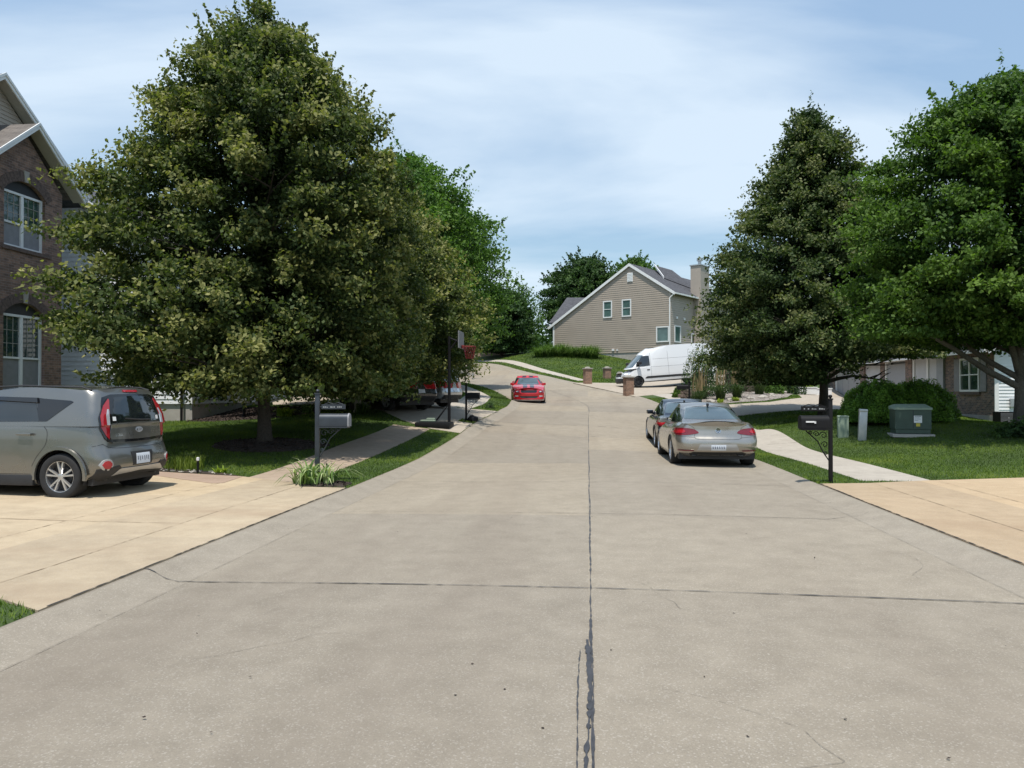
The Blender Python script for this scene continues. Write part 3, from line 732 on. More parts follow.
class Proj:
    """casts flat outlines onto the bodywork and gives conforming, slightly proud panels"""
    def __init__(s, objs):
        v = []; f = []
        for o in objs:
            b = len(v); v += [p.co.copy() for p in o.data.vertices]; f += [tuple(i+b for i in p.vertices) for p in o.data.polygons]
        s.t = BVHTree.FromPolygons(v, f)
    def hit(s, a, z, d, up=(0,0,1)):
        d = Vector(d).normalized(); e = Vector((-d.y, d.x, 0)).normalized()      # a runs along e
        o = e*a+Vector((0,0,z))-d*6
        r = s.t.ray_cast(o, d)
        return (r[0], r[1]) if r[0] is not None else (None, None)
    def patch(s, name, poly, d, mat, parent, eps=0.004, step=0.03, sm=0, raised=0.0, xmax=None):
        if sm: poly = [tuple(p) for p in catmull(list(poly)+[poly[0]], sm)][:-1]
        A = [p[0] for p in poly]; a0, a1 = min(A), max(A)
        n = max(2, int((a1-a0)/step)+1)
        cols = []
        n_p = len(poly)
        for i in range(n+1):
            a = a0+(a1-a0)*min(max(i/n, .004), .996); zs = []
            for k in range(n_p):
                p, q = poly[k], poly[(k+1) % n_p]
                if (p[0] > a) != (q[0] > a): zs.append(p[1]+(a-p[0])/(q[0]-p[0])*(q[1]-p[1]))
            if len(zs) >= 2: cols.append((a, min(zs), max(zs)))
        H_ = max(c[2]-c[1] for c in cols); m = max(1, int(H_/step)+1)
        d_ = Vector(d).normalized(); e = Vector((-d_.y, d_.x, 0)).normalized()
        V = []; ok = []
        for a, z0, z1 in cols:
            for j in range(m+1):
                z = z0+(z1-z0)*j/m
                p, nn = s.hit(a, z, d)
                if p is None or (xmax is not None and p.x > xmax): V.append(None)
                else: V.append(p-d_*(eps*.4+raised)+(nn if nn.dot(d_) < 0 else -nn)*eps*.8)
        verts = []; idx = {}
        for i, p in enumerate(V):
            if p is not None: idx[i] = len(verts); verts.append(p)
        faces = []
        for i in range(len(cols)-1):
            for j in range(m):
                q = [i*(m+1)+j, (i+1)*(m+1)+j, (i+1)*(m+1)+j+1, i*(m+1)+j+1]
                if all(k in idx for k in q): faces.append(tuple(idx[k] for k in q))
        bm = bmesh.new(); vv = [bm.verts.new(v) for v in verts]
        for f in faces: bm.faces.new([vv[k] for k in f])
        be = [x for x in bm.edges if len(x.link_faces) == 1]
        r = bmesh.ops.extrude_edge_only(bm, edges=be)
        for g in r['geom']:
            if isinstance(g, bmesh.types.BMVert): g.co += d_*(eps+raised+.006)
        for f in bm.faces: f.normal_update()
        o = bm_obj(name, bm, mat, parent, True, 40)
        return o
    def line(s, name, pts, d, mat, parent, w=0.008, eps=0.002):
        """thin gap line through (a,z) points"""
        P = catmull(pts, 6) if len(pts) > 2 else np.array(pts, float)
        dd = np.r_[0, np.cumsum(np.linalg.norm(np.diff(P, axis=0), axis=1))]
        ss = np.arange(0, dd[-1]+.02, .03); ss[-1] = dd[-1]
        A = np.interp(ss, dd, P[:,0]); Z = np.interp(ss, dd, P[:,1])
        ta = np.gradient(A); tz = np.gradient(Z); l = np.hypot(ta, tz)+1e-9; na, nz = -tz/l, ta/l
        d_ = Vector(d).normalized(); vs = []; fs = []; prev = None
        for a, z, x, y in zip(A, Z, na, nz):
            p, _ = s.hit(a+x*w/2, z+y*w/2, d); q, _ = s.hit(a-x*w/2, z-y*w/2, d)
            if p is None or q is None: prev = None; continue
            vs += [p-d_*eps, q-d_*eps]; k = len(vs)-2
            if prev is not None: fs.append((prev, prev+1, k+1, k))
            prev = k
        return vs, fs
def wheel(parent, x, y, r, w, spokes=5, double=True, mat_rim=None, side=1, label=None):
    """tyre with tread shoulders + rim with spokes; axis along y"""
    mb = MB()
    pr = [(r*.66, -w*.46), (r*.72, -w*.5), (r*.90, -w*.52), (r*.97, -w*.47), (r*.995, -w*.33), (r, 0), (r*.995, w*.33), (r*.97, w*.47), (r*.90, w*.52), (r*.72, w*.5), (r*.66, w*.46)]
    mb.lathe(pr, 48, 'y')
    t = mb.build('tyre', M_tyre, parent, True, 50); t.location = (x, y, r)
    rm = MB(); s = side; ro = r*.69
    rm.lathe([(ro, s*w*.44), (ro*.985, s*w*.47), (ro*.95, s*w*.46), (ro*.93, s*w*.36), (ro*.90, -s*w*.3)], 40, 'y')
    rm.lathe([(0.001, s*w*.40), (r*.09, s*w*.42), (r*.13, s*w*.40), (r*.15, s*w*.3)], 20, 'y')
    for k in range(spokes):
        for off in ((-.16, .16) if double else (0,)):
            a0 = 2*math.pi*k/spokes+.3; a1 = a0+off*1.3
            c0 = Vector((math.cos(a0+off*.5), 0, math.sin(a0+off*.5)))*r*.10; c1 = Vector((math.cos(a1), 0, math.sin(a1)))*ro*.96
            tn = (c1-c0).normalized(); pn = Vector((-tn.z, 0, tn.x))
            w0, w1 = r*.050, r*.062
            q = []
            for c, ww, yy in ((c0, w0, .41), (c1, w1, .42)):
                q += [c-pn*ww+Vector((0, s*w*(yy-.12), 0)), c-pn*ww*.6+Vector((0, s*w*yy, 0)), c+pn*ww*.6+Vector((0, s*w*yy, 0)), c+pn*ww+Vector((0, s*w*(yy-.12), 0))]
            rm.add(q, [(0,1,5,4),(1,2,6,5),(2,3,7,6)])
    rim = rm.build('rim', mat_rim or M_rim, t, True, 40)
    dk = MB(); dk.lathe([(0.001, s*w*.02), (ro*.92, s*w*.02)], 24, 'y'); dk.lathe([(0.001, s*w*.10), (ro*.6, s*w*.10), (ro*.6, s*w*.02)], 24, 'y')
    dk.build('brake_disc', M_rimd, t)
    return t
def car_base(name, label, cat, loc, rz, S, pitch=0, roll=0, group=None):
    root = empty(name, loc, rz); root.rotation_euler = (roll, pitch, rz); tag(root, label, cat, group)
    L, W = S['L'], S['W']; X0, X1 = -L/2, L/2; wb = S['wheels']; r = S['r']
    plan = S.get('plan', [(X0, .94), (X0+.5, .985), (X0+1.2, 1), (X1-1.2, 1), (X1-.5, .97), (X1, .90)])
    zbp = S['zb']; deck = smooth(S['deck'])
    rp_, fp_ = S['rear'], S['front']
    secp = S.get('sec', [(0, .955), (.06, .975), (.3, .995), (.55, 1.0), (.75, .99), (.9, .965), (1, .93)])
    ts = [0, .04, .12, .22, .32, .42, .52, .62, .72, .8, .88, .94, .98, 1]
    fine = []
    for a, b in zip(ts[:-1], ts[1:]): fine += [a, (a+b)/2]
    fine.append(1)
    arches = [(x, r*1.0, r*S.get('arch', 1.14)) for x in wb]
    lo = shell((X0, X1), fine, lambda t: interp(rp_, t), lambda t: interp(fp_, t), lambda x: interp(zbp, x), lambda x: interp(deck, x),
               lambda x, t: W/2*interp(plan, x), lambda t: interp(secp, t), S.get('rcr', .22), S.get('rcf', .28), S.get('bulr', .10), S.get('bulf', .22), S.get('crown', .05), 'off', 6, arches)
    body = shell_obj('body', lo, S['paint'], root, 30)
    G = S['gh']
    tg = [0, .1, .2, .3, .4, .5, .6, .7, .8, .88, .94, .98, 1]
    roof = smooth(G['roof'])
    gx0, gx1 = G['rear'][0][1], G['front'][0][1]
    gb = G['wb']; gt = G['wt']
    def wsec(t): return gb+(gt-gb)*(t**1.25)
    up = shell((gx0, gx1), tg, lambda t: interp(G['rear'], t), lambda t: interp(G['front'], t),
               lambda x: G['base'], lambda x: interp(roof, x), lambda x, t: interp(G['plan'], x)*1.0, wsec,
               G.get('rcr', .16), G.get('rcf', .2), G.get('bulr', .10), G.get('bulf', .14), G.get('crown', .045), 'lin', 6)
    cabin = shell_obj('roof', up, S.get('roofpaint', S['paint']), root, 30)
    P = Proj([body, cabin]); PB = Proj([body]); PG = Proj([cabin])
    # underbody and wheel wells
    u = MB(); zz = S.get('under', .2)
    ax = sorted(wb); R_ = r*1.12
    u.box(X0+.25, ax[0]-R_, -W/2*.86, W/2*.86, zz, .55); u.box(ax[0]+R_, ax[1]-R_, -W/2*.90, W/2*.90, zz, .5); u.box(ax[1]+R_, X1-.3, -W/2*.84, W/2*.84, zz, .5)
    u.box(ax[0]-R_, ax[0]+R_, -W/2+.32, W/2-.32, zz+.05, .8); u.box(ax[1]-R_, ax[1]+R_, -W/2+.32, W/2-.32, zz+.05, .75)
    u.build('underbody', M_plas, root)
    for x in wb:
        for s in (-1, 1):
            m = MB(); n = 18; vs = []; fs = []
            for k in range(n+1):
                a = math.pi*k/n
                a = -0.35+(math.pi+.7)*k/n
                for yy in (W/2-.035, W/2-.34): vs.append((x+R_*math.cos(a), s*yy*.985, r+R_*math.sin(a)))
            for k in range(n): fs.append((2*k, 2*k+1, 2*k+3, 2*k+2))
            m.add(vs, fs); m.build('wheel_well', M_plas, root)
            wheel(root, x, s*(W/2-S.get('ww', .215)/2-.02), r, S.get('ww', .215), S.get('spokes', 5), S.get('dbl', True), S.get('rim'), s)
    return root, body, cabin, P, PB, PG
def gaps(P, root, items, w=0.007):
    m = MB()
    for pts, d in items:
        v, f = P.line('x', pts, d, M_plas, root, w)
        m.add(v, f)
    return m.build('panel_gaps', M_plas, root)
def sides(poly): return ((poly, (0,-1,0), 1), ([(-a, z) for a, z in poly], (0,1,0), -1))
# direction (0,-1,0): looking from +y towards -y; e = (1,0,0) -> a = x.  (0,1,0): e=(-1,0,0) -> a = -x
# direction (1,0,0): looking from the rear; e = (0,1,0) -> a = y.  (-1,0,0): e=(0,-1,0) -> a = -y
REAR = (1, 0, 0); FRONT = (-1, 0, 0)
def squash(root, k):
    for c in root.children:
        if c.name.split('.')[0] in ('tyre', 'wheel_well'): continue
        for o in [c]+list(c.children):
            for v in o.data.vertices: v.co.z *= k
            o.data.update()
def mirror_obj(root, x, y, z, paintm, s=1, sc=1.0):
    m = MB(); m.box(-.09*sc, .10*sc, -.12*sc, .12*sc, -.075*sc, .085*sc, Matrix.Translation((x, y+s*.15*sc, z)) @ Matrix.Rotation(s*.18, 4, 'Z'), .035*sc)
    m.tube([(x, y-s*.02, z-.05), (x, y+s*.08, z-.03)], .022, 8)
    return m.build('door_mirror', paintm, root, True, 50)

# ---- grey hatchback
pk = paint('graphite car paint', (0.20,0.195,0.18), 0.30, 0.75)
K = dict(L=4.14, W=1.80, wheels=(-1.36, 1.21), r=.335, paint=pk, ww=.225, under=.2, arch=1.15,
  zb=[(-2.07,.30),(-1.8,.26),(-1,.22),(1,.22),(1.8,.24),(2.07,.28)],
  deck=[(-2.07,1.10),(-1.6,1.11),(-.6,1.11),(.6,1.10),(1.2,1.05),(1.7,.95),(2.07,.80)],
  rear=[(0,-1.93),(.1,-2.03),(.22,-2.07),(.38,-2.065),(.5,-2.03),(.58,-2.0),(.8,-1.985),(1,-1.97)],
  front=[(0,1.98),(.2,2.07),(.5,2.06),(.8,2.0),(1,1.92)], crown=.03, bulr=.10, rcr=.26,
  sec=[(0, .965), (.08, .985), (.3, .995), (.55, 1.0), (.75, .995), (.9, .985), (1, .965)],
  gh=dict(base=1.06, roof=[(-1.97,1.585),(-1.4,1.61),(-.4,1.625),(.3,1.60),(1.3,1.54)], rear=[(0,-1.985),(.3,-1.96),(.7,-1.90),(.92,-1.86),(1,-1.80)], front=[(0,1.30),(.5,.85),(.9,.52),(1,.42)],
    wb=.985, wt=.80, plan=[(-2.0,.87),(-1.5,.892),(0,.895),(1.3,.85)], rcr=.20, rcf=.18, bulr=.09, bulf=.16, crown=.04))
kx, ky = -7.52, 11.13
khead = math.radians(180-3.5)
ax_off = 1.36
KL = (kx+math.cos(khead)*ax_off, ky+math.sin(khead)*ax_off, 0.062)
root, body, cabin, P, PB, PG = car_base('parked_hatchback', 'boxy graphite grey hatchback parked across the left driveway', 'car', KL, khead, K)
for poly, d, s in sides([(-.02,1.12),(-.02,1.49),(.30,1.475),(.50,1.40),(.86,1.14),(.84,1.12)]): P.patch('side_window', poly, d, M_cglass, root, .004)
for poly, d, s in sides([(-1.02,1.13),(-.95,1.30),(-.86,1.475),(-.10,1.49),(-.10,1.12)]): P.patch('side_window', poly, d, M_cglass, root, .004)
for poly, d, s in sides([(-1.50,1.41),(-1.46,1.43),(-1.02,1.46),(-.90,1.475),(-1.0,1.13),(-1.14,1.13)]): P.patch('quarter_glass', poly, d, M_gloss, root, .004)
for poly, d, s in sides([(-.10,1.115),(-.10,1.50),(-.02,1.50),(-.02,1.115)]): P.patch('door_pillar', poly, d, M_gloss, root, .006)
for poly, d, s in sides([(-.95,1.40),(-.93,1.47),(-.12,1.49),(-.12,1.44)]): P.patch('wind_deflector', poly, d, M_gloss, root, .018, raised=.01)
P.patch('windscreen', [(-.66,1.10),(-.56,1.50),(.56,1.50),(.66,1.10)], FRONT, M_cglass, root)
P.patch('rear_surround', [(-.66,.83),(-.70,1.0),(-.69,1.30),(-.62,1.475),(-.45,1.52),(0,1.53),(.45,1.52),(.62,1.475),(.69,1.30),(.70,1.0),(.66,.83),(.3,.81),(-.3,.81)], REAR, M_gloss, root, .004, xmax=-1.66)
P.patch('rear_window', [(-.56,1.115),(-.60,1.30),(-.52,1.47),(0,1.50),(.52,1.47),(.60,1.30),(.56,1.115),(0,1.105)], REAR, M_cglass, root, .010)
P.patch('tailgate_panel', [(-.58,.86),(-.60,.90),(-.57,1.09),(0,1.105),(.57,1.09),(.60,.90),(.58,.86),(0,.845)], REAR, pk, root, .014)
for s in (1, -1):
    dg_ = (1, -s*1.1, 0); k_ = -s
    P.patch('tail_light_surround', [(k_*(.955+q_[0]*1.25), q_[1]) for q_ in ((.10,.80),(.02,.86),(-.045,1.02),(-.055,1.18),(-.015,1.36),(.045,1.47),(.12,1.50),(.10,1.2))], dg_, M_gloss, root, .014, step=.015, xmax=-1.66)
    P.patch('tail_light', [(k_*(.955+q_[0]*1.25), q_[1]) for q_ in ((.06,.86),(.03,.90),(-.03,1.04),(-.04,1.20),(-.005,1.36),(.04,1.445),(.05,1.46),(.06,1.43),(.01,1.34),(0,1.2),(.015,1.08),(.06,.97))], dg_, M_red, root, .020, step=.015)
    P.patch('reversing_light', [(k_*(.955+q_[0]*1.25), q_[1]) for q_ in ((.03,1.07),(.02,1.2),(.03,1.30),(.055,1.30),(.065,1.07))], dg_, M_clear, root, .023, step=.015)
P.patch('lower_cladding', [(-.80,.28),(-.80,.44),(-.5,.48),(-.42,.41),(.42,.41),(.5,.48),(.80,.44),(.80,.28)], REAR, M_plas, root, .010, step=.015)
P.patch('skid_plate', [(-.60,.335),(-.47,.43),(.47,.43),(.60,.335),(0,.375)], REAR, M_silver, root, .014)
for s in (1, -1):
    P.patch('fog_lamp', [(s*.70+.085*math.cos(a), .50+.085*math.sin(a)) for a in np.linspace(0, 2*math.pi, 14)[:-1]], REAR, M_silver, root, .010)
    P.patch('reflector', [(s*.70+.06*math.cos(a), .50+.06*math.sin(a)) for a in np.linspace(0, 2*math.pi, 14)[:-1]], REAR, M_red, root, .016)
P.patch('number_plate_recess', [(-.24,.455),(-.25,.66),(.25,.66),(.24,.455)], REAR, M_plas, root, .006)
pl = P.patch('number_plate', [(-.155,.475),(-.155,.625),(.155,.625),(.155,.475)], REAR, M_plate, root, .014)
mk = MB(); q = random.Random(3)
for i in range(6):
    a = -.115+i*.046+(.012 if i > 2 else 0)
    v, f = P.line('m', [(a, .515+.012*(i % 2)), (a+.008, .585)], REAR, M_mark, root, .014, .019); mk.add(v, f)
mk.build('plate_marks', M_mark, pl)
P.patch('brake_light', [(-.16,1.555),(-.16,1.585),(.16,1.585),(.16,1.555)], REAR, M_red, root, .012)
P.patch('emblem', [(.085*math.cos(a), .985+.043*math.sin(a)) for a in np.linspace(0, 2*math.pi, 18)[:-1]], REAR, M_clear, root, .018)
em = MB()
for pts in ([(.055,.965),(.055,1.005)],[(.055,.985),(.032,1.005)],[(.05,.985),(.032,.965)],[(.01,.965),(.01,1.005)],[(-.012,.965),(-.03,1.005)],[(-.03,1.005),(-.05,.965)]):
    v, f = P.line('e', pts, REAR, M_gloss, root, .006, .030); em.add(v, f)
em.build('emblem_letters', M_gloss, root)
em = MB()   # model script on the tailgate, left side
for pts in ([(.50,.905),(.47,.905),(.47,.92),(.50,.92),(.50,.935),(.47,.935)],[(.455,.905),(.455,.935),(.43,.935),(.43,.905),(.455,.905)],[(.415,.935),(.415,.905),(.39,.905),(.39,.935)],[(.375,.935),(.375,.905),(.355,.905)]):
    for a, b in zip(pts[:-1], pts[1:]):
        v, f = P.line('e', [a, b], REAR, M_chrome, root, .006, .022); em.add(v, f)
em.build('script_lettering', M_chrome, root)
for s in (1, -1):
    P.patch('sticker', [(s*.50-.03,1.13),(s*.50-.03,1.19),(s*.50+.03,1.19),(s*.50+.03,1.13)], REAR, M_white, root, .014)
# black arch lips and sills
for s in (1, -1):
    for wx in K['wheels']:
        m = MB(); n = 26; vs = []; fs = []
        for k in range(n+1):
            a = -.12+(math.pi+.24)*k/n
            for rr, yy in ((.383, .875), (.389, .903), (.432, .902), (.438, .87)):
                vs.append((wx+rr*math.cos(a), s*yy, .335+rr*math.sin(a)))
        for k in range(n):
            for j in range(3): fs.append((4*k+j, 4*k+j+1, 4*k+5+j, 4*k+4+j))
        m.add(vs, fs); m.build('arch_cladding', pk, root, True, 60)
    m = MB(); m.box(-.95, .80, s*.80, s*.905, .20, .36, None, .02); m.build('sill_cladding', M_plas, root, True)
for s in (1, -1):
    for hx_ in (-.82, .24):
        m = MB(); m.box(hx_-.12, hx_+.12, s*.905, s*.945, .93, .965, None, .012); m.box(hx_-.10, hx_-.07, s*.87, s*.92, .935, .96); m.box(hx_+.07, hx_+.10, s*.87, s*.92, .935, .96); m.build('door_handle', pk, root, True)
for s in (1, -1):
    m = MB(); m.tube([(-1.7, s*.66, 1.585), (-1.55, s*.665, 1.625), (-.6, s*.675, 1.65), (.2, s*.66, 1.62), (.3, s*.66, 1.59)], .013, 8); m.build('roof_rail', M_plas, root, True)
    mirror_obj(root, .95, s*.87, 1.08, pk, s)
it = []
for sg, d in ((1, (0,-1,0)), (-1, (0,1,0))):
    it += [([(sg*-.06,.36),(sg*-.06,1.03)], d), ([(sg*-.92,.48),(sg*-1.0,.62),(sg*-1.14,.80),(sg*-1.16,.98),(sg*-1.10,1.06)], d), ([(sg*.92,.36),(sg*.95,.7),(sg*.93,1.0)], d), ([(sg*-.9,.37),(sg*.92,.37)], d)]
it += [([(-.72,.80),(-.55,.735),(0,.725),(.55,.735),(.72,.80)], REAR), ([(-.84,.76),(-.70,.80)], REAR), ([(.84,.76),(.70,.80)], REAR), ([(-.80,.47),(-.5,.47)], REAR)]
gaps(P, root, it)
m = MB(); m.tube([(-1.985,.30,1.16),(-2.02,.0,1.135),(-2.02,-.22,1.13)], .011, 6); m.build('rear_wiper', M_plas, root)

# ---- sedans
def sedan(name, label, loc, rz, pm, front=False, rim=None, detail=True, pitch=0):
    S = dict(L=4.70, W=1.84, wheels=(-1.38, 1.30), r=.335, paint=pm, ww=.235, spokes=5, rim=rim, under=.19,
      zb=[(-2.4,.29),(-2.0,.25),(-1,.20),(1,.20),(2,.22),(2.4,.26)],
      deck=[(-2.4,.985),(-2.1,1.0),(-1.6,.975),(-.8,.93),(.4,.90),(1.1,.88),(1.8,.80),(2.4,.64)],
      rear=[(0,-2.22),(.12,-2.34),(.25,-2.40),(.42,-2.40),(.52,-2.375),(.62,-2.34),(.8,-2.31),(.95,-2.31),(1,-2.33)],
      front=[(0,2.28),(.2,2.39),(.5,2.40),(.8,2.33),(1,2.2)], crown=.055, bulr=.16, rcr=.30, bulf=.28,
      sec=[(0, .93), (.08, .965), (.3, .99), (.5, 1.0), (.7, .98), (.85, .935), (.93,.895), (1, .84)],
      gh=dict(base=.90, roof=[(-2.0,1.33),(-1.2,1.375),(-.4,1.41),(.3,1.405),(1.2,1.34)], rear=[(0,-2.02),(.3,-1.72),(.6,-1.40),(.85,-1.12),(1,-.92)], front=[(0,1.25),(.5,.75),(.85,.38),(1,.20)],
        wb=.94, wt=.68, plan=[(-2.0,.74),(-1.4,.80),(-.4,.84),(.6,.84),(1.25,.78)], rcr=.16, rcf=.18, bulr=.14, bulf=.18, crown=.035))
    root, body, cabin, P, PB, PG = car_base(name, label, 'car', loc, rz, S, pitch)
    P.patch('rear_window', [(-.60,1.075),(-.585,1.12),(-.47,1.345),(0,1.372),(.47,1.345),(.585,1.12),(.60,1.075),(0,1.065)], REAR, M_cglass2, root)
    P.patch('windscreen', [(-.66,1.0),(-.50,1.35),(.50,1.35),(.66,1.0)], FRONT, M_cglass2, root)
    for poly, d, s in sides([(-.28,.965),(-.28,1.335),(.12,1.33),(.5,1.17),(.83,.99),(.8,.96)]): P.patch('side_window', poly, d, M_cglass, root)
    for poly, d, s in sides([(-1.45,1.03),(-1.40,1.09),(-.9,1.28),(-.36,1.335),(-.36,.97),(-1.2,.985)]): P.patch('side_window', poly, d, M_cglass, root)
    for s in (1, -1):
        P.patch('tail_light', [(s*.90,.74),(s*.885,.86),(s*.72,.895),(s*.52,.875),(s*.43,.83),(s*.40,.79),(s*.47,.765),(s*.7,.735)], REAR, M_redd, root, .008, sm=4)
        P.patch('tail_lens', [(s*.87,.775),(s*.86,.835),(s*.70,.86),(s*.66,.82),(s*.70,.78)], REAR, M_red, root, .014)
    for poly, d, s in sides([(-2.26,.76),(-2.24,.87),(-2.08,.885),(-1.93,.86),(-2.06,.79)]): P.patch('tail_light', poly, d, M_redd, root, .006)
    P.patch('plate_recess', [(-.44,.40),(-.38,.54),(.38,.54),(.44,.40)], REAR, M_silver, root, .005)
    pl = P.patch('number_plate', [(-.155,.41),(-.155,.525),(.155,.525),(.155,.41)], REAR, M_plate, root, .013)
    mk = MB()
    for i in range(6):
        a = -.115+i*.046; v, f = P.line('m', [(a, .44), (a+.008, .495)], REAR, M_mark, root, .014, .018); mk.add(v, f)
    mk.build('plate_marks', M_mark, pl)
    P.patch('rear_valance', [(-.55,.25),(-.60,.33),(-.50,.36),(.50,.36),(.60,.33),(.55,.25)], REAR, M_plas, root, .007)
    for s in (1, -1):
        P.patch('reflector', [(s*.82,.385),(s*.82,.415),(s*.50,.405),(s*.50,.385)], REAR, M_redd, root, .010)
        P.patch('exhaust_tip', [(s*.54,.27),(s*.54,.31),(s*.42,.31),(s*.42,.27)], REAR, M_chrome, root, .02)
        mirror_obj(root, .70, s*.73, .96, pm, s, .8)
    it = []
    for sg, d in ((1, (0,-1,0)), (-1, (0,1,0))):
        it += [([(sg*-.32,.28),(sg*-.32,.95)], d), ([(sg*-.98,.46),(sg*-1.05,.60),(sg*-1.22,.80),(sg*-1.25,.97)], d), ([(sg*.85,.28),(sg*.9,.6),(sg*.84,.93)], d), ([(sg*-.95,.27),(sg*.88,.27)], d)]
    it += [([(-.74,1.01),(-.60,.96),(-.50,.90),(-.47,.80),(-.46,.66),(0,.65),(.46,.66),(.47,.80),(.50,.90),(.60,.96),(.74,1.01)], REAR), ([(-.90,.72),(-.46,.68)], REAR), ([(.90,.72),(.46,.68)], REAR)]
    gaps(P, root, it)
    for poly, d, s in sides([(-.92,.86),(-.92,.885),(-.72,.885),(-.72,.86)]): P.patch('door_handle', poly, d, pm, root, .03)
    for poly, d, s in sides([(.05,.85),(.05,.875),(.25,.875),(.25,.85)]): P.patch('door_handle', poly, d, pm, root, .03)
    m = MB(); m.box(-1.02, -.86, -.02, .02, 1.37, 1.43, None, .012); m.build('roof_antenna', M_plas, root, True)
    return root, P
pv = paint('warm silver grey car paint', (0.36,0.335,0.295), 0.30, 0.8)
rvw, P = sedan('parked_sedan', 'warm silver four-door sedan nearest of the two parked at the right kerb, seen from behind', (2.74, 17.45+1.38, h(2.74, 18.8)+.01), math.radians(90.3), pv)
# round badge: ring with nested chevrons
def ringpts(cx, cz, r, n=16): return [(cx+r*math.cos(a), cz+r*math.sin(a)) for a in np.linspace(0, 2*math.pi, n)]
b = P.patch('badge', ringpts(0, .845, .062)[:-1], REAR, M_chrome, rvw, .010)
P.patch('badge_face', ringpts(0, .845, .050)[:-1], REAR, M_gloss, b, .015, step=.012)
mm = MB()
for pts in ([(.028,.880),(.0,.848)],[(-.028,.880),(0,.848)],[(.040,.862),(.020,.808)],[(.020,.808),(0,.838)],[(0,.838),(-.020,.808)],[(-.020,.808),(-.040,.862)]):
    v, f = P.line('e', pts, REAR, M_chrome, rvw, .008, .020); mm.add(v, f)
mm.build('badge_letters', M_chrome, b)
squash(rvw, .955)
pb = paint('black blue car paint', (0.020,0.023,0.030), 0.22, 0.5)
zz0, zz1 = h(2.62, 22.2), h(2.62, 24.9)
rb_, _ = sedan('parked_sedan', 'black four-door sedan parked in front of the silver one, mostly hidden by it', (2.80, 22.25+1.38, (zz0+zz1)/2+.01), math.radians(90.3), pb, pitch=-math.atan((zz1-zz0)/2.7))

squash(rb_, .955)
# ---- red muscle coupe facing the camera
pr = paint('bright red car paint', (0.55,0.012,0.022), 0.22, 0.25)
S = dict(L=4.78, W=1.90, wheels=(-1.42, 1.30), r=.345, paint=pr, ww=.25, under=.18, rim=M_rimd,
  zb=[(-2.39,.30),(-1.9,.24),(-1,.19),(1,.19),(2,.17),(2.39,.18)],
  deck=[(-2.39,.98),(-1.9,1.01),(-1.2,.97),(-.2,.93),(.8,.95),(1.5,.92),(2.1,.84),(2.39,.74)],
  rear=[(0,-2.25),(.3,-2.39),(.7,-2.37),(1,-2.30)], front=[(0,2.34),(.15,2.40),(.4,2.36),(.7,2.37),(1,2.30)], crown=.06, bulf=.18, rcf=.26,
  gh=dict(base=.90, roof=[(-1.9,1.33),(-1.0,1.365),(-.3,1.385),(.2,1.37),(1.0,1.30)], rear=[(0,-1.95),(.5,-1.4),(1,-.75)], front=[(0,.98),(.5,.60),(.85,.30),(1,.12)],
   wb=.955, wt=.68, plan=[(-2,.74),(-1,.84),(.9,.86)], rcr=.16, rcf=.18, bulr=.12, bulf=.2, crown=.03))
ry = 43.3; rx_ = -3.42
hd = math.radians(-84)
z0, z1 = h(rx_, ry-1.3), h(rx_, ry+1.4)
root, body, cabin, P, PB, PG = car_base('parked_coupe', 'bright red coupe with black bonnet stripes, parked facing the camera on the left', 'car', (rx_, ry, (z0+z1)/2+.0), hd, S, math.atan((z1-z0)/2.7))
P.patch('windscreen', [(-.62,.985),(-.49,1.315),(0,1.335),(.49,1.315),(.62,.985),(0,.99)], FRONT, M_cglass2, root)
P.patch('grille', [(-.40,.62),(-.45,.70),(-.43,.76),(.43,.76),(.45,.70),(.40,.62)], FRONT, M_gloss, root, .008)
P.patch('lower_intake', [(-.42,.33),(-.50,.44),(.50,.44),(.42,.33)], FRONT, M_plas, root, .008)
P.patch('front_splitter', [(-.84,.195),(-.84,.25),(.84,.25),(.84,.195)], FRONT, M_silver, root, .02)
for s in (1, -1):
    P.patch('headlight', [(s*.52,.63),(s*.54,.73),(s*.78,.74),(s*.84,.68),(s*.80,.62)], FRONT, M_redd, root, .008)
    P.patch('headlight_lens', [(s*.58,.65),(s*.58,.71),(s*.68,.71),(s*.68,.65)], FRONT, M_clear, root, .014)
    P.patch('fog_lamp', [(s*.56,.40),(s*.56,.47),(s*.74,.47),(s*.74,.40)], FRONT, M_clear if s > 0 else M_clear, root, .008)
    mirror_obj(root, .62, s*.76, .98, pr, s, .85)
    # bonnet stripe laid on the curved bonnet
    vs = []; fs = []
    for i, xx in enumerate(np.linspace(1.0, 2.28, 18)):
        for yy in (s*.08, s*.30):
            r_ = P.t.ray_cast(Vector((xx, yy, 3)), Vector((0, 0, -1)))[0]; vs.append(r_+Vector((0, 0, .004)))
    for i in range(17): fs.append((2*i, 2*i+1, 2*i+3, 2*i+2))
    m = MB(); m.add(vs, fs); m.build('bonnet_stripe', M_gloss, root)
    vs = []; fs = []
    for i, xx in enumerate(np.linspace(-.6, .05, 10)):
        for yy in (s*.08, s*.30):
            r_ = P.t.ray_cast(Vector((xx, yy, 3)), Vector((0, 0, -1)))[0]; vs.append(r_+Vector((0, 0, .004)))
    for i in range(9): fs.append((2*i, 2*i+1, 2*i+3, 2*i+2))
    m = MB(); m.add(vs, fs); m.build('roof_stripe', M_gloss, root)
for poly, d, s in sides([(-1.1,1.0),(-.9,1.20),(-.3,1.30),(.1,1.29),(.6,1.02),(.6,.98)]): P.patch('side_window', poly, d, M_cglass, root)
gaps(P, root, [([(-.74,.79),(0,.80),(.74,.79)], FRONT), ([(.7,.3),(.75,.9)], (0,-1,0)), ([(-.7,.3),(-.75,.9)], (0,1,0))], .01)

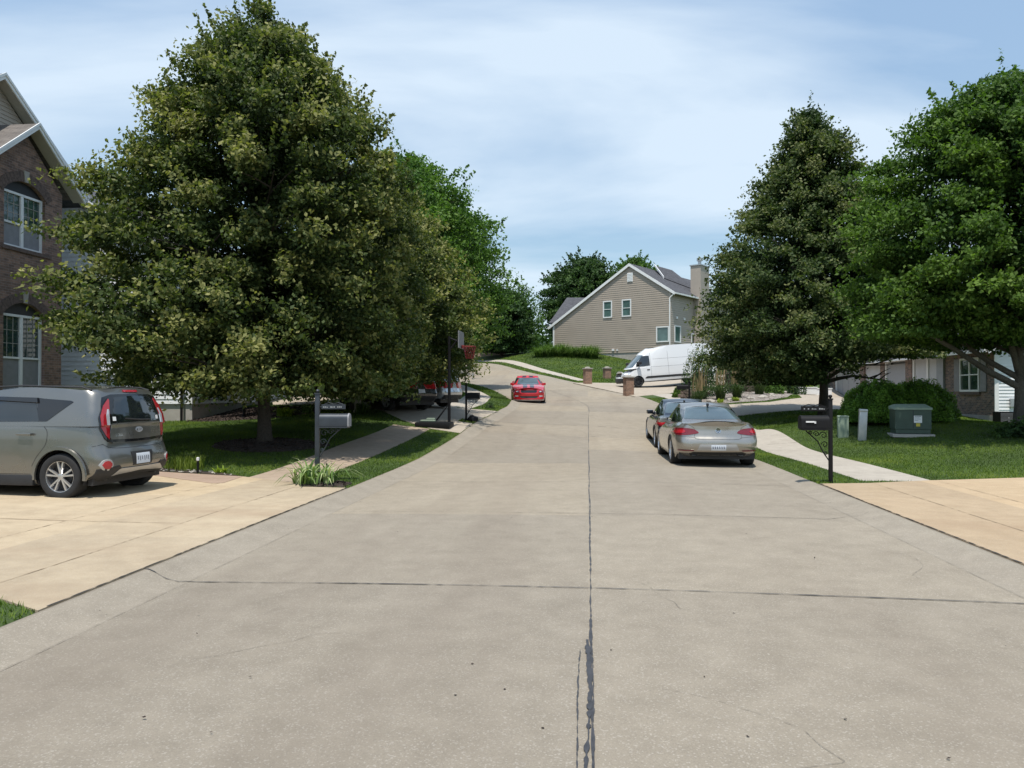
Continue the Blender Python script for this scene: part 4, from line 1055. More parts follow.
# ---- white cargo van
pw = paint('white van paint', (0.74,0.75,0.76), 0.35, 0.0, 0.02)
S = dict(L=7.0, W=2.02, wheels=(-1.62-.35, 2.32), r=.36, paint=pw, ww=.235, under=.30, arch=1.16, spokes=8, dbl=False, rim=M_rimd,
  zb=[(-3.5,.42),(3.0,.34),(3.5,.30)], deck=[(-3.5,1.30),(0,1.30),(2.0,1.30),(2.6,1.26),(3.1,1.12),(3.5,.88)],
  rear=[(0,-3.44),(.2,-3.5),(1,-3.48)], front=[(0,3.44),(.2,3.5),(.6,3.46),(1,3.36)], crown=.05, rcr=.10, rcf=.35, bulr=.03, bulf=.16,
  sec=[(0,.97),(.1,.99),(.5,1),(1,.985)], plan=[(-3.5,.985),(2.2,1),(3.0,.97),(3.5,.88)],
  gh=dict(base=1.26, roof=[(-3.5,2.66),(-2,2.72),(1.0,2.72),(1.9,2.66),(2.7,2.56)], rear=[(0,-3.47),(.7,-3.46),(1,-3.38)], front=[(0,2.85),(.35,2.38),(.6,2.04),(.8,1.76),(.93,1.50),(1,1.30)],
   wb=.99, wt=.86, plan=[(-3.5,.985),(1.5,1.0),(2.2,.97),(2.9,.90)], rcr=.12, rcf=.25, bulr=.03, bulf=.14, crown=.05))
# axis: front wheel near (4.2,55.5), nose towards the street at left
vz0, vz1 = h(3.75, 53.4), h(7.9, 54.6)
vh = math.radians(196)
vc = (3.2+2.32*math.cos(math.radians(16)), 53.4+2.32*math.sin(math.radians(16)))
root, body, cabin, P, PB, PG = car_base('cargo_van', 'long white high-roof cargo van parked on the driveway before the tan house', 'van', (vc[0], vc[1], (vz0+(vz1-vz0)*.55)+.06), vh, S, math.atan((vz1-vz0)/4.3)*1.05)
P.patch('windscreen', [(-.80,1.36),(-.74,2.15),(0,2.2),(.74,2.15),(.80,1.36),(0,1.32)], FRONT, M_cglass2, root)
for poly, d, s in sides([(1.42,1.42),(1.42,2.10),(1.86,2.10),(2.36,1.58),(2.40,1.40),(1.9,1.38)]): P.patch('side_window', poly, d, M_cglass, root, .006)
for poly, d, s in sides([(-1.45,.56),(-1.45,.70),(1.70,.70),(1.85,.56)]): P.patch('rub_strip', poly, d, M_plas, root, .012, step=.1)
for poly, d, s in sides([(-3.40,.56),(-3.40,.70),(-2.45,.70),(-2.45,.56)]): P.patch('rub_strip', poly, d, M_plas, root, .012, step=.1)
P.patch('grille', [(-.55,.78),(-.60,1.0),(.60,1.0),(.55,.78)], FRONT, M_plas, root, .01)
P.patch('front_bumper', [(-.85,.32),(-.88,.66),(.88,.66),(.85,.32)], FRONT, M_plas, root, .012)
for s in (1, -1):
    P.patch('headlight', [(s*.66,.78),(s*.64,1.0),(s*.86,1.10),(s*.88,.85)], FRONT, M_clear, root, .008)
    mirror_obj(root, 2.25, s*.98, 1.62, M_plas, s, 1.3)
it = []
for sg, d in ((1, (0,-1,0)), (-1, (0,1,0))):
    it += [([(sg*1.36,.45),(sg*1.36,2.3)], d), ([(sg*.1,.5),(sg*.1,2.35)], d), ([(sg*-1.4,.8),(sg*-1.4,2.4)], d), ([(sg*-3.3,1.32),(sg*1.36,1.32)], d), ([(sg*-3.3,1.85),(sg*1.2,1.85)], d)]
gaps(P, root, it, .012)
for poly, d, s in sides([(1.46,1.12),(1.46,1.17),(1.66,1.17),(1.66,1.12)]): P.patch('door_handle', poly, d, M_plas, root, .02)

# ---- two cars under the lindens in the second left driveway
def suv(label, loc, rz, pm, pitch=0, roll=0):
    S = dict(L=4.7, W=1.86, wheels=(-1.42, 1.30), r=.36, paint=pm, ww=.24, under=.25,
      zb=[(-2.35,.42),(-1.9,.32),(1.9,.28),(2.35,.32)], deck=[(-2.35,1.10),(-1.5,1.10),(0,1.07),(1.2,1.05),(1.9,.98),(2.35,.82)],
      rear=[(0,-2.22),(.2,-2.33),(.4,-2.35),(.6,-2.28),(1,-2.24)], front=[(0,2.25),(.3,2.35),(.8,2.3),(1,2.2)],
      gh=dict(base=1.05, roof=[(-2.2,1.66),(-1,1.72),(.3,1.71),(1.3,1.62)], rear=[(0,-2.24),(.5,-2.08),(1,-1.85)], front=[(0,1.35),(.5,.9),(1,.40)],
        wb=.97, wt=.76, plan=[(-2.2,.86),(0,.90),(1.3,.86)], bulr=.08, rcr=.18))
    root, body, cabin, P, PB, PG = car_base('parked_suv', label, 'car', loc, rz, S, pitch, roll)
    for poly, d, s in sides([(-.2,1.12),(-.2,1.60),(.35,1.58),(.92,1.16),(.92,1.12)]): P.patch('side_window', poly, d, M_cglass, root)
    for poly, d, s in sides([(-1.15,1.13),(-1.1,1.58),(-.28,1.60),(-.28,1.12)]): P.patch('side_window', poly, d, M_cglass, root)
    for poly, d, s in sides([(-1.85,1.16),(-1.75,1.50),(-1.25,1.56),(-1.25,1.14)]): P.patch('side_window', poly, d, M_cglass, root)
    P.patch('rear_window', [(-.60,1.16),(-.55,1.56),(.55,1.56),(.60,1.16)], REAR, M_cglass, root)
    P.patch('windscreen', [(-.62,1.16),(-.55,1.58),(.55,1.58),(.62,1.16)], FRONT, M_cglass, root)
    for s in (1, -1): P.patch('tail_light', [(s*.62,.82),(s*.62,1.04),(s*.86,1.12),(s*.88,.86)], REAR, M_red, root, .008)
    for poly, d, s in sides([(-2.27,.84),(-2.25,1.08),(-1.98,1.10),(-2.05,.88)]): P.patch('tail_light', poly, d, M_red, root, .008)
    P.patch('bumper_trim', [(-.8,.40),(-.8,.58),(.8,.58),(.8,.40)], REAR, M_plas, root, .01)
    pl = P.patch('number_plate', [(-.155,.70),(-.155,.83),(.155,.83),(.155,.70)], REAR, M_plate, root, .01)
    gaps(P, root, [([(-.24,.4),(-.24,1.1)], (0,-1,0)), ([(.9,.4),(.95,1.05)], (0,-1,0)), ([(.24,.4),(.24,1.1)], (0,1,0))], .01)
    return root
ps = paint('pale silver car paint', (0.50,0.52,0.55), 0.28, 0.7)
ph_ = paint('dark grey car paint', (0.05,0.052,0.058), 0.28, 0.6)
dr = math.radians(144)
def park(label, px_, py_, rz, pm):
    # px_,py_ = rear axle centre
    cx = px_+1.42*math.cos(rz); cy = py_+1.42*math.sin(rz)
    zf = h(px_+2.7*math.cos(rz), py_+2.7*math.sin(rz)); zr = h(px_, py_)
    return suv(label, (cx, cy, (zf+zr)/2+.06), rz, pm, -math.atan((zf-zr)/2.7))
park('dark suv under the left lindens, nearer of two cars in that driveway', -6.7, 27.5, math.radians(142), ph_)
park('pale silver suv with a red tail light showing past the left linden leaves', -6.15, 30.1, math.radians(164), ps)
# ------------------------------------------------------------------ building helpers
def frame_mat(o, ux, n=None):
    """matrix of a wall plane: local x = ux (horizontal), local y = up, local z = outward"""
    ux = Vector((ux[0], ux[1], 0)).normalized(); up = Vector((0,0,1)); nz = ux.cross(up)
    M = Matrix.Identity(4)
    for i in range(3): M[i][0] = ux[i]; M[i][1] = up[i]; M[i][2] = nz[i]; M[i][3] = o[i]
    return M
def place(o, M, parent):
    o.parent = parent
    o.matrix_world = M if parent is None else M
    if parent: o.matrix_parent_inverse = Matrix.Identity(4); o.matrix_basis = Matrix.Translation(-parent.location)@M
    return o
def flat_poly(name, outer, holes, thick, mat, M, parent):
    cu = bpy.data.curves.new(name, 'CURVE'); cu.dimensions = '2D'; cu.fill_mode = 'BOTH'; cu.extrude = thick/2
    for pts in [outer]+list(holes):
        sp = cu.splines.new('POLY'); sp.points.add(len(pts)-1)
        for i, p in enumerate(pts): sp.points[i].co = (p[0], p[1], 0, 1)
        sp.use_cyclic_u = True
    tmp = bpy.data.objects.new('tmp', cu); COL.objects.link(tmp)
    dg = bpy.context.evaluated_depsgraph_get(); dg.update()
    me = bpy.data.meshes.new_from_object(tmp.evaluated_get(dg)); me.name = name
    bpy.data.objects.remove(tmp); bpy.data.curves.remove(cu)
    for v in me.vertices: v.co.z -= thick/2
    me.materials.clear(); me.materials.append(mat)
    o = link(name, me); return place(o, M, parent)
def span(poly, z):
    xs = []
    n = len(poly)
    for i in range(n):
        p, q = poly[i], poly[(i+1) % n]
        if (p[1] > z) != (q[1] > z): xs.append(p[0]+(z-p[1])/(q[1]-p[1])*(q[0]-p[0]))
    return (min(xs), max(xs)) if len(xs) >= 2 else None
def siding(name, poly, mat, M, parent, course=0.2, lap=0.022):
    """overlapping clapboards clipped to the outline"""
    ys = [p[1] for p in poly]; y = min(ys); top = max(ys); m = MB()
    while y < top-1e-3:
        y1 = min(y+course, top); a = span(poly, y+1e-4); b = span(poly, y1-1e-4)
        if a and b:
            v = [(a[0], y, lap), (a[1], y, lap), (b[1], y1, .004), (b[0], y1, .004), (a[0], y, 0), (a[1], y, 0)]
            m.add([Vector(p) for p in v], [(0,1,2,3), (4,5,1,0)])
        y = y1
    o = m.build(name, mat, None); return place(o, M, parent)
def boxes(name, lst, mat, M, parent, bev=0):
    m = MB()
    for b in lst: m.box(*b, bev=bev)
    o = m.build(name, mat, None); return place(o, M, parent)
def window(M, parent, x0, x1, y0, y1, glass=None, frame=0.07, depth=0.06, mull='cross', wall=0.0, label=None, curtain=False):
    """projecting window: frame with sill, glass set back inside the frame"""
    g = glass or M_wglass
    d0, d1 = wall, wall+depth
    f = [(x0-frame, x0, y0-frame, y1+frame, d0, d1), (x1, x1+frame, y0-frame, y1+frame, d0, d1), (x0, x1, y1, y1+frame, d0, d1), (x0, x1, y0-frame, y0, d0, d1)]
    w = boxes('window', f, M_white, M, parent)
    mb = []
    ym = (y0+y1)/2
    if mull in ('cross', 'h'): mb.append((x0, x1, ym-.025, ym+.025, d0+.006, d1-.012))
    if mull == 'cross': xm = (x0+x1)/2; mb += [(xm-.05, xm+.05, y0, ym-.025, d0+.006, d1-.012), (xm-.05, xm+.05, ym+.025, y1, d0+.006, d1-.012)]
    pn = boxes('glass_pane', [(x0, x1, y0, y1, d0-.01, d0+.004)], g, M, parent)
    pn.parent = w; pn.matrix_basis = Matrix.Identity(4)
    if mb:
        q = boxes('glazing_bars', mb, M_white, M, parent); q.parent = w; q.matrix_basis = Matrix.Identity(4)
    if label: w['label'] = label
    return w
def roof_slab(name, pts, mat, parent, thick=0.14):
    """sloping slab from 4 top corners (eave a, eave b, ridge b, ridge a); object axes follow the slope so shingles run right"""
    a, b, c, d = [Vector(p) for p in pts]
    ux = (b-a).normalized(); nz = ux.cross(d-a).normalized(); uy = nz.cross(ux)
    M = Matrix.Identity(4)
    for i in range(3): M[i][0] = ux[i]; M[i][1] = uy[i]; M[i][2] = nz[i]; M[i][3] = a[i]
    Mi = M.inverted(); q = [Mi@p for p in (a, b, c, d)]
    m = MB(); vs = q+[p-Vector((0,0,thick)) for p in q]
    m.add(vs, [(0,1,2,3), (7,6,5,4), (0,4,5,1), (1,5,6,2), (2,6,7,3), (3,7,4,0)])
    o = m.build(name, mat, None); return place(o, M, parent)
def bar3(name, segs, mat, parent, w=0.05, hh=0.2):
    """boards along 3D segments: width w horizontally, height hh"""
    m = MB()
    for a, b in segs:
        a, b = Vector(a), Vector(b); t = (b-a).normalized(); s = t.cross(Vector((0,0,1))).normalized()*w/2; u = Vector((0,0,1))*hh/2
        v = [a-s-u, a+s-u, a+s+u, a-s+u, b-s-u, b+s-u, b+s+u, b-s+u]
        m.add(v, [(0,1,2,3),(7,6,5,4),(0,4,5,1),(1,5,6,2),(2,6,7,3),(3,7,4,0)])
    o = m.build(name, mat, None); o.parent = parent; o.location = -parent.location; return o

# ------------------------------------------------------------------ brick house on the left, front facing the street
X0 = -17.0
bh = empty('brick_house', (X0, 21.45, .3)); tag(bh, 'two-storey brown brick house with arched white windows, at the left edge', 'house')
Mf = frame_mat((X0, 21.45, 0), (0, 1))      # local x = +Y (away), z = outward (+X)
def arch(xc, hw, y0, ys, rise, n=16):
    """window opening outline: rectangle with a segmental arch head"""
    Rr = (hw*hw+rise*rise)/(2*rise); a0 = math.asin(hw/Rr); cy = ys+rise-Rr
    return [(xc-hw, y0), (xc+hw, y0)]+[(xc+Rr*math.sin(a), cy+Rr*math.cos(a)) for a in np.linspace(a0, -a0, n)], Rr, cy, a0
hw = .84; yb = -.2; ye = 8.0
Wl, Wr = -1.55, 1.62
wu, Ru, cyu, au = arch(0, hw, 5.95, 7.62, .36)
wl, Rl, cyl, al = arch(0, hw, 1.62, 3.95, .36)
outer = [(Wl, yb), (Wr, yb), (Wr, ye), (0.03, 9.45), (Wl, ye)]
flat_poly('front_wall', outer, [wu, wl], .26, M_brick, Mf, bh)
for (y0, ys, Rr, cy, a0, hh_) in ((5.95, 7.62, Ru, cyu, au, 'u'), (1.62, 3.95, Rl, cyl, al, 'l')):
    # brick arch and keystone, stone-like sill
    m = MB(); n = 17; ex = .10
    for k in range(n):
        a1 = -a0-ex+(2*a0+2*ex)*k/n; a2 = -a0-ex+(2*a0+2*ex)*(k+1)/n-.006
        r0, r1 = Rr+.005, Rr+.30
        vs = [Vector((r*math.sin(a), cy+r*math.cos(a), z)) for z in (-.05, .022) for r, a in ((r0, a1), (r0, a2), (r1, a2), (r1, a1))]
        m.add(vs, [(0,1,2,3),(7,6,5,4),(0,4,5,1),(1,5,6,2),(2,6,7,3),(3,7,4,0)])
    place(m.build('brick_arch', M_soldier, None), Mf, bh)
    m = MB(); t = .07
    vs = [Vector((x, y, z)) for z in (-.02, .05) for x, y in ((-t, cy+Rr), (t, cy+Rr), (t*1.6, cy+Rr+.34), (-t*1.6, cy+Rr+.34))]
    m.add(vs, [(0,1,2,3),(7,6,5,4),(0,4,5,1),(1,5,6,2),(2,6,7,3),(3,7,4,0)]); place(m.build('keystone', M_stone, None), Mf, bh)
    if hh_ == 'u': boxes('window_sill', [(-hw-.12, hw+.25, y0-.12, y0-.01, -.1, .055)], M_soldier, Mf, bh)
    z = -.13
    fr = boxes('window', [(-hw, -hw+.07, y0, ys, z-.04, z+.04), (hw-.07, hw, y0, ys, z-.04, z+.04), (-hw+.07, hw-.07, ys-.07, ys, z-.04, z+.04), (-hw+.07, hw-.07, y0, y0+.07, z-.04, z+.04), (-.055, .055, y0+.07, ys-.07, z-.035, z+.035)], M_white, Mf, bh)
    ym = y0+(ys-y0)*.44
    for nm, mt, lst in (('glazing_bars', M_white, [(-hw+.07, -.055, ym-.03, ym+.03, z-.03, z+.03), (.055, hw-.07, ym-.03, ym+.03, z-.03, z+.03)]),
                        ('fine_bars', M_found, [(s*(.055+(hw-.125)*k/3)-.008, s*(.055+(hw-.125)*k/3)+.008, ym+.03, ys-.07, z-.018, z-.008) for s in (-1, 1) for k in (1, 2)]+[(a_, b_, ym+.03+(ys-ym-.1)*f_-.008, ym+.03+(ys-ym-.1)*f_+.008, z-.0175, z-.0085) for f_ in (.33, .66) for a_, b_ in ((-hw+.07, -.055), (.055, hw-.07))]),
                        ('glass_pane', M_wglass, [(-hw+.05, hw-.05, ym, ys-.05, z-.03, z-.02)]), ('insect_screen', M_shut, [(-hw+.05, -.055, y0+.05, ym-.03, z-.02, z-.012), (.055, hw-.05, y0+.05, ym-.03, z-.02, z-.012)])):
        q_ = boxes(nm, lst, mt, Mf, bh); q_.parent = fr; q_.matrix_basis = Matrix.Identity(4)
    o = arch(0, hw-.002, ys-.0, ys+.001, .36)[0]
    flat_poly('arch_panel', [(p[0], p[1]) for p in o], [], .05, M_plas, Mf@Matrix.Translation((0, 0, z+.02)), bh)
    bk = boxes('room_dark', [(-hw-.1, hw+.1, y0-.1, ys+.45, -.55, -.5)], M_plas, Mf, bh)  # black board painted as the dark of the room behind the glass
# side walls and body
Ms = frame_mat((X0-.26, 21.45+Wr, 0), (-1, 0))
boxes('side_wall', [(0, 10.5, yb, 8.0, -.25, 0)], M_wsid, Ms, bh)
boxes('return_wall', [(-.255, .0, yb, ye-.1, -.24, .006)], M_brick, Ms, bh)
Mn = frame_mat((X0-11, 9.5, 0), (1, 0))
siding('end_wall', [(0, yb), (10.1, yb), (10.1, 8.0), (0, 8.0)], M_tan, Mn, bh)
Mw2 = frame_mat((X0-.9, 9.5, 0), (0, 1))
siding('front_siding', [(0, yb), (10.39, yb), (10.39, 8.0), (0, 8.0)], M_tan, Mw2, bh)
boxes('inner_wall', [(0.1, 12.8, yb, 8.0, -9.5, -.05)], M_tan, Mw2, bh)
# small front gable: rakes, soffits, shingles
def gable(parent, xc, zr, yl, yr, apex, rise, depth, xf, over=.38, roofm=None, fascia=.17, fm=None):
    """gable facing +X. xc: apex y, yl/yr eave y values, apex z at zr, eave z = zr-rise; roof from xf+over back by depth"""
    xo = xf+over; xi = xf-depth
    for s, ye_ in ((-1, yl), (1, yr)):
        e = (ye_, zr-rise*abs(ye_-xc)/max(abs(yl-xc), abs(yr-xc)))
        if s > 0: roof_slab('roof', [(xo, e[0], e[1]), (xi, e[0], e[1]), (xi, xc, zr), (xo, xc, zr)], roofm, parent, .06)
        else: roof_slab('roof', [(xi, e[0], e[1]), (xo, e[0], e[1]), (xo, xc, zr), (xi, xc, zr)], roofm, parent, .06)
        m = MB()
        A = Vector((xo+.004, e[0], e[1])); B = Vector((xo+.004, xc, zr))
        f = fascia
        # fascia board
        vs = [A+Vector((0,0,.012)), B+Vector((0,0,.012)), B-Vector((0,0,f)), A-Vector((0,0,f))]; vs += [v+Vector((-.045,0,0)) for v in vs]
        m.add(vs, [(0,1,2,3),(7,6,5,4),(0,4,5,1),(1,5,6,2),(2,6,7,3),(3,7,4,0)])
        k = .055
        vs = [A+Vector((.03,0,.03)), B+Vector((.03,0,.03)), B+Vector((.03,0,-k)), A+Vector((.03,0,-k))]; vs += [v+Vector((-.028,0,0)) for v in vs]
        m.add(vs, [(0,1,2,3),(7,6,5,4),(0,4,5,1),(1,5,6,2),(2,6,7,3),(3,7,4,0)])
        o = m.build('rake_board', fm or M_white, None); o.parent = parent; o.location = -parent.location
        m = MB()
        off = Vector((0, 0, -.10))
        vs = [A+off+Vector((-.05,0,0)), B+off+Vector((-.05,0,0)), Vector((xf-.02, xc, zr))+off, Vector((xf-.02, e[0], e[1]))+off]
        vs += [v+Vector((0,0,-.03)) for v in vs]
        m.add(vs, [(0,1,2,3),(7,6,5,4),(0,4,5,1),(1,5,6,2),(2,6,7,3),(3,7,4,0)])
        o = m.build('soffit', M_soff, None); o.parent = parent; o.location = -parent.location
gable(bh, 21.48, 9.78, 21.48-2.15, 21.48+2.15, 0, 1.75, 2.2, X0, .42, M_roofb)
gable(bh, 21.35, 11.30, 21.35-4.6, 21.35+4.6, 0, 3.3, 10, X0-1.0, .40, M_roof)
Mg2 = frame_mat((X0-1.0, 21.2, 0), (0, 1))
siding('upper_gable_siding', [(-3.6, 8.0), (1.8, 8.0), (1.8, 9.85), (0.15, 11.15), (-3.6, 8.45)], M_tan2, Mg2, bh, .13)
roof_slab('roof', [(X0-11.4, 9.1, 7.9), (X0-.5, 9.1, 7.9), (X0-.5, 14.0, 11.2), (X0-11.4, 14.0, 11.2)], M_roof, bh)
roof_slab('roof', [(X0-.5, 18.9, 7.9), (X0-11.4, 18.9, 7.9), (X0-11.4, 14.0, 11.2), (X0-.5, 14.0, 11.2)], M_roof, bh)

# ------------------------------------------------------------------ white siding house behind it
hx, hy = -13.9, 25.55
zb_ = h(hx, hy)
wh = empty('siding_house', (hx, hy, zb_)); tag(wh, 'white clapboard house behind the big left linden, pale foundation and basement window', 'house')
Mside = frame_mat((hx-12.4, hy, 0), (1, 0))     # faces the camera (-Y)
f0 = zb_-.6; f1 = 1.20
eave = 6.1; ridge = 9.75
boxes('foundation', [(0, 12.4, f0, f1, -9.2, -.03)], M_found, Mside, wh)
siding('side_wall', [(0, f1), (12.4, f1), (12.4, eave), (6.2, ridge), (0, eave)], M_wsid, Mside, wh, .17, .03)
Mfr = frame_mat((hx, hy, 0), (0, 1))
siding('front_wall', [(0, f1), (9.2, f1), (9.2, eave), (0, eave)], M_wsid, Mfr, wh, .17, .03)
boxes('corner_board', [(12.3, 12.44, f1, eave, 0, .045)], M_white, Mside, wh); boxes('corner_board', [(0, .10, f1, eave, 0, .042)], M_white, Mfr, wh)
boxes('inner_wall', [(.05, 12.35, f1, eave, -9.15, -.04)], M_wsid, Mside, wh)
for s in (1, -1):
    xe = hx-6.2+s*6.65; ze = ridge-(6.65)*(ridge-eave)/6.2
    y0_, y1_ = hy-.35, hy+9.6
    if s > 0: roof_slab('roof', [(xe, y0_, ze+.1), (xe, y1_, ze+.1), (hx-6.2, y1_, ridge+.1), (hx-6.2, y0_, ridge+.1)], M_roof, wh)
    else: roof_slab('roof', [(xe, y1_, ze+.1), (xe, y0_, ze+.1), (hx-6.2, y0_, ridge+.1), (hx-6.2, y1_, ridge+.1)], M_roof, wh)
    bar3('rake_board', [((xe, y0_-.03, ze-.0), (hx-6.2, y0_-.03, ridge-.0))], M_white, wh, .05, .22)
    m = MB(); vs = [Vector(p) for p in ((xe, y0_, ze-.05), (hx-6.2, y0_, ridge-.05), (hx-6.2, hy, ridge-.05), (xe, hy, ze-.05))]; vs += [v-Vector((0,0,.03)) for v in vs]
    m.add(vs, [(0,1,2,3),(7,6,5,4),(0,4,5,1),(1,5,6,2),(2,6,7,3),(3,7,4,0)]); o = m.build('soffit', M_soff, None); o.parent = wh; o.location = -wh.location
# basement window in a well, tap
w_ = window(Mside, wh, 9.55, 10.75, .62, 1.02, M_wglass, .06, .05, 'cross', 0.02)
boxes('window_well', [(9.3, 11.05, .30, .62, .05, .09), (9.3, 9.34, .30, 1.05, 0, .09), (11.01, 11.05, .30, 1.05, 0, .09)], M_galv, Mside, wh)
boxes('wall_tap', [(10.35, 10.42, 1.3, 1.42, .02, .09)], M_black, Mside, wh)
window(Mfr, wh, 2.0, 3.6, 2.6, 4.0, M_wglass, .08, .06, 'cross', .03); window(Mfr, wh, 5.4, 7.0, 2.6, 4.0, M_wglass, .08, .06, 'cross', .03)
m = MB(); m.tube([(0,0,0),(0,0,2.1),(.02,.05,2.6)], .045, 10); o = m.build('downspout', M_black, wh); o.location = (-.30, -.14, 0)
# bird bath in the bed
bb = empty('bird_bath', (-12.0, 25.6, h(-12.0, 25.6))); tag(bb, 'small white bird bath bowl in the mulch bed by the white house', 'bird bath')
m = MB(); m.lathe([(.001,.60),(.22,.61),(.30,.68),(.31,.68),(.24,.58),(.06,.55)], 24); m.build('bowl', M_white, bb, True)
m = MB(); m.lathe([(.16,0),(.14,.05),(.05,.12),(.045,.45),(.08,.56)], 16); m.build('pedestal', M_black, bb, True)

# ------------------------------------------------------------------ tan house at the bend
fwc = Vector((-math.sin(math.radians(5.7)), math.cos(math.radians(5.7)), 0)); rtc = Vector((math.cos(math.radians(5.7)), math.sin(math.radians(5.7)), 0))
def camp(a, d): v = rtc*a+fwc*d; return v
C0 = camp(14.64, 70.0)
th = math.radians(38)
ug = (-rtc*math.cos(th)+fwc*math.sin(th)); ul = (rtc*math.sin(th)+fwc*math.cos(th))   # along gable wall (left), along long wall (away)
Lg = 13.2; Ll = 14.0
tz = 3.3; f1 = 5.4
hs = empty('tan_house', (C0.x, C0.y, tz)); tag(hs, 'two-storey tan siding house with dark roof and chimney at the bend of the street', 'house')
Mga = frame_mat((C0+ug*Lg), -ug)          # local x from left to right, outward normal towards camera
Mlo = frame_mat(C0, ul)
eR, eL, ap = 11.0, 8.5, 13.8; xa = Lg-4.27
boxes('foundation', [(0, Lg, tz-1, f1, -.5, -.03)], M_found, Mga, hs)
siding('gable_wall', [(0, f1), (Lg, f1), (Lg, eR), (xa, ap), (0, eL)], M_tan, Mga, hs, .2, .03)
siding('side_wall', [(0, f1), (Ll, f1), (Ll, eR), (0, eR)], M_tan2, Mlo, hs, .2, .03)  # brighter light on this wall plane is put into the paler siding colour
boxes('foundation', [(0.02, Ll, tz-2, f1, -.5, -.025)], M_found, Mlo, hs)
boxes('inner_wall', [(.05, Lg-.05, f1, eL, -Ll, -.05), (xa-2, Lg-.05, eL, eR, -Ll, -.05)], M_tan, Mga, hs)
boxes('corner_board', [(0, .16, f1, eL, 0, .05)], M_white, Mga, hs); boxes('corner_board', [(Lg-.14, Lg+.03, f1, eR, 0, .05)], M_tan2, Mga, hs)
def tw(x, y, z): return (Mga@Vector((x, y, z)))
ov = .15
sl = (ap-eR)/(Lg-xa); sL = (ap-eL)/xa
re = Lg+.45; zre = ap-sl*(re-xa); le = -.5; zle = ap-sL*(xa-le)
roof_slab('roof', [tw(re, zre+.12, ov), tw(re, zre+.12, -Ll-.4), tw(xa, ap+.12, -Ll-.4), tw(xa, ap+.12, ov)], M_roof, hs, .12)
roof_slab('roof', [tw(le, zle+.12, -Ll-.4), tw(le, zle+.12, ov), tw(xa, ap+.12, ov), tw(xa, ap+.12, -Ll-.4)], M_roof, hs, .12)
bar3('rake_board', [(tw(re, zre-.02, ov), tw(xa, ap-.02, ov))], M_white, hs, .06, .28); bar3('rake_board', [(tw(le, zle-.02, ov), tw(xa, ap-.02, ov))], M_white, hs, .06, .28)
bar3('gutter', [(tw(re+.06, zre+.0, ov), tw(re+.06, zre+.0, -Ll))], M_white, hs, .12, .14); bar3('gutter', [(tw(le-.06, zle, ov), tw(le-.06, zle, -Ll))], M_white, hs, .12, .14)
m = MB(); m.tube([tw(Lg+.36, zre-.02, .08), tw(Lg-.05, zre-.45, .12), tw(Lg-.05, f1+.1, .12)], .06, 8); o = m.build('downspout', M_white, hs); o.location = -hs.location
for xx in (6.5, 8.6): window(Mga, hs, xx-.40, xx+.40, 8.95, 10.4, M_wglass2, .11, .06, 'h', .03)
window(Mga, hs, 11.85, 12.95, 6.35, 7.6, M_wglass2, .11, .06, '', .03)
boxes('gable_vent', [(xa+.05-.3, xa+.05+.3, 12.15, 13.0, .02, .08)]+[(xa-.2, xa+.3, 12.2+k*.14, 12.26+k*.14, .08, .10) for k in range(6)], M_white, Mga, hs)
boxes('wall_vent', [(7.0, 7.25, 5.6, 5.78, .02, .12)], M_white, Mga, hs); boxes('wall_vent', [(7.5, 7.65, 5.6, 5.75, .02, .1)], M_white, Mga, hs)
window(Mlo, hs, .75, 1.85, 6.35, 7.7, M_wglass2, .11, .06, '', .03)
window(Mlo, hs, 4.4, 6.2, 5.0, 7.2, M_wglass, .10, .06, '', .03)
boxes('wall_vent', [(1.0, 1.25, 8.45, 8.65, .02, .12)], M_white, Mlo, hs); boxes('wall_vent', [(2.6, 2.85, 8.45, 8.65, .02, .12)], M_white, Mlo, hs)
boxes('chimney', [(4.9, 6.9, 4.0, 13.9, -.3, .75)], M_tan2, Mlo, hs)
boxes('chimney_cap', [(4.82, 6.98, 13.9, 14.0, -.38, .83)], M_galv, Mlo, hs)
m = MB(); m.lathe([(.16,14.0),(.16,14.45),(.28,14.48),(.28,14.75),(.001,14.85)], 16); o = m.build('flue_pipe', M_galv, None); o.parent = hs; p = Mlo@Vector((5.9, 0, .2)); o.location = (p.x-hs.location.x, p.y-hs.location.y, -hs.location.z)
# rear cross gable over the ridge and the lower front wing on the left
def rid(t, dz=0): return tw(xa, ap+.12+dz, -t)
roof_slab('roof', [tw(xa+1.9, ap-1.05, -3.4), tw(xa+3.2, ap-1.9, -8.6), tw(xa+.2, ap+.55, -8.6), tw(xa+.2, ap+.55, -4.8)], M_roof, hs, .1)
bar3('rake_board', [(tw(xa+1.9, ap-1.0, -3.3), tw(xa+.2, ap+.55, -4.7))], M_white, hs, .06, .22)
wl0 = Vector(camp((549-512)/760*80.5, 80.5)); wl0.z = 1.62+(392-323)/760*80.5
wl1 = Vector(camp((567-512)/760*85.5, 85.5)); wl1.z = 1.62+(392-297.5)/760*85.5
wl2 = Vector(camp((590-512)/760*84, 84)); wl2.z = 1.62+(392-297.5)/760*84
wl3 = Vector(camp((572-512)/760*79.5, 79.5)); wl3.z = 1.62+(392-321)/760*79.5
roof_slab('roof', [tuple(wl0), tuple(wl3), tuple(wl2), tuple(wl1)], M_roof, hs, .12)
boxes('wing_wall', [(.6, 5.0, tz-.5, 8.0, -9.5, -6.2)], M_tan, Mga, hs)

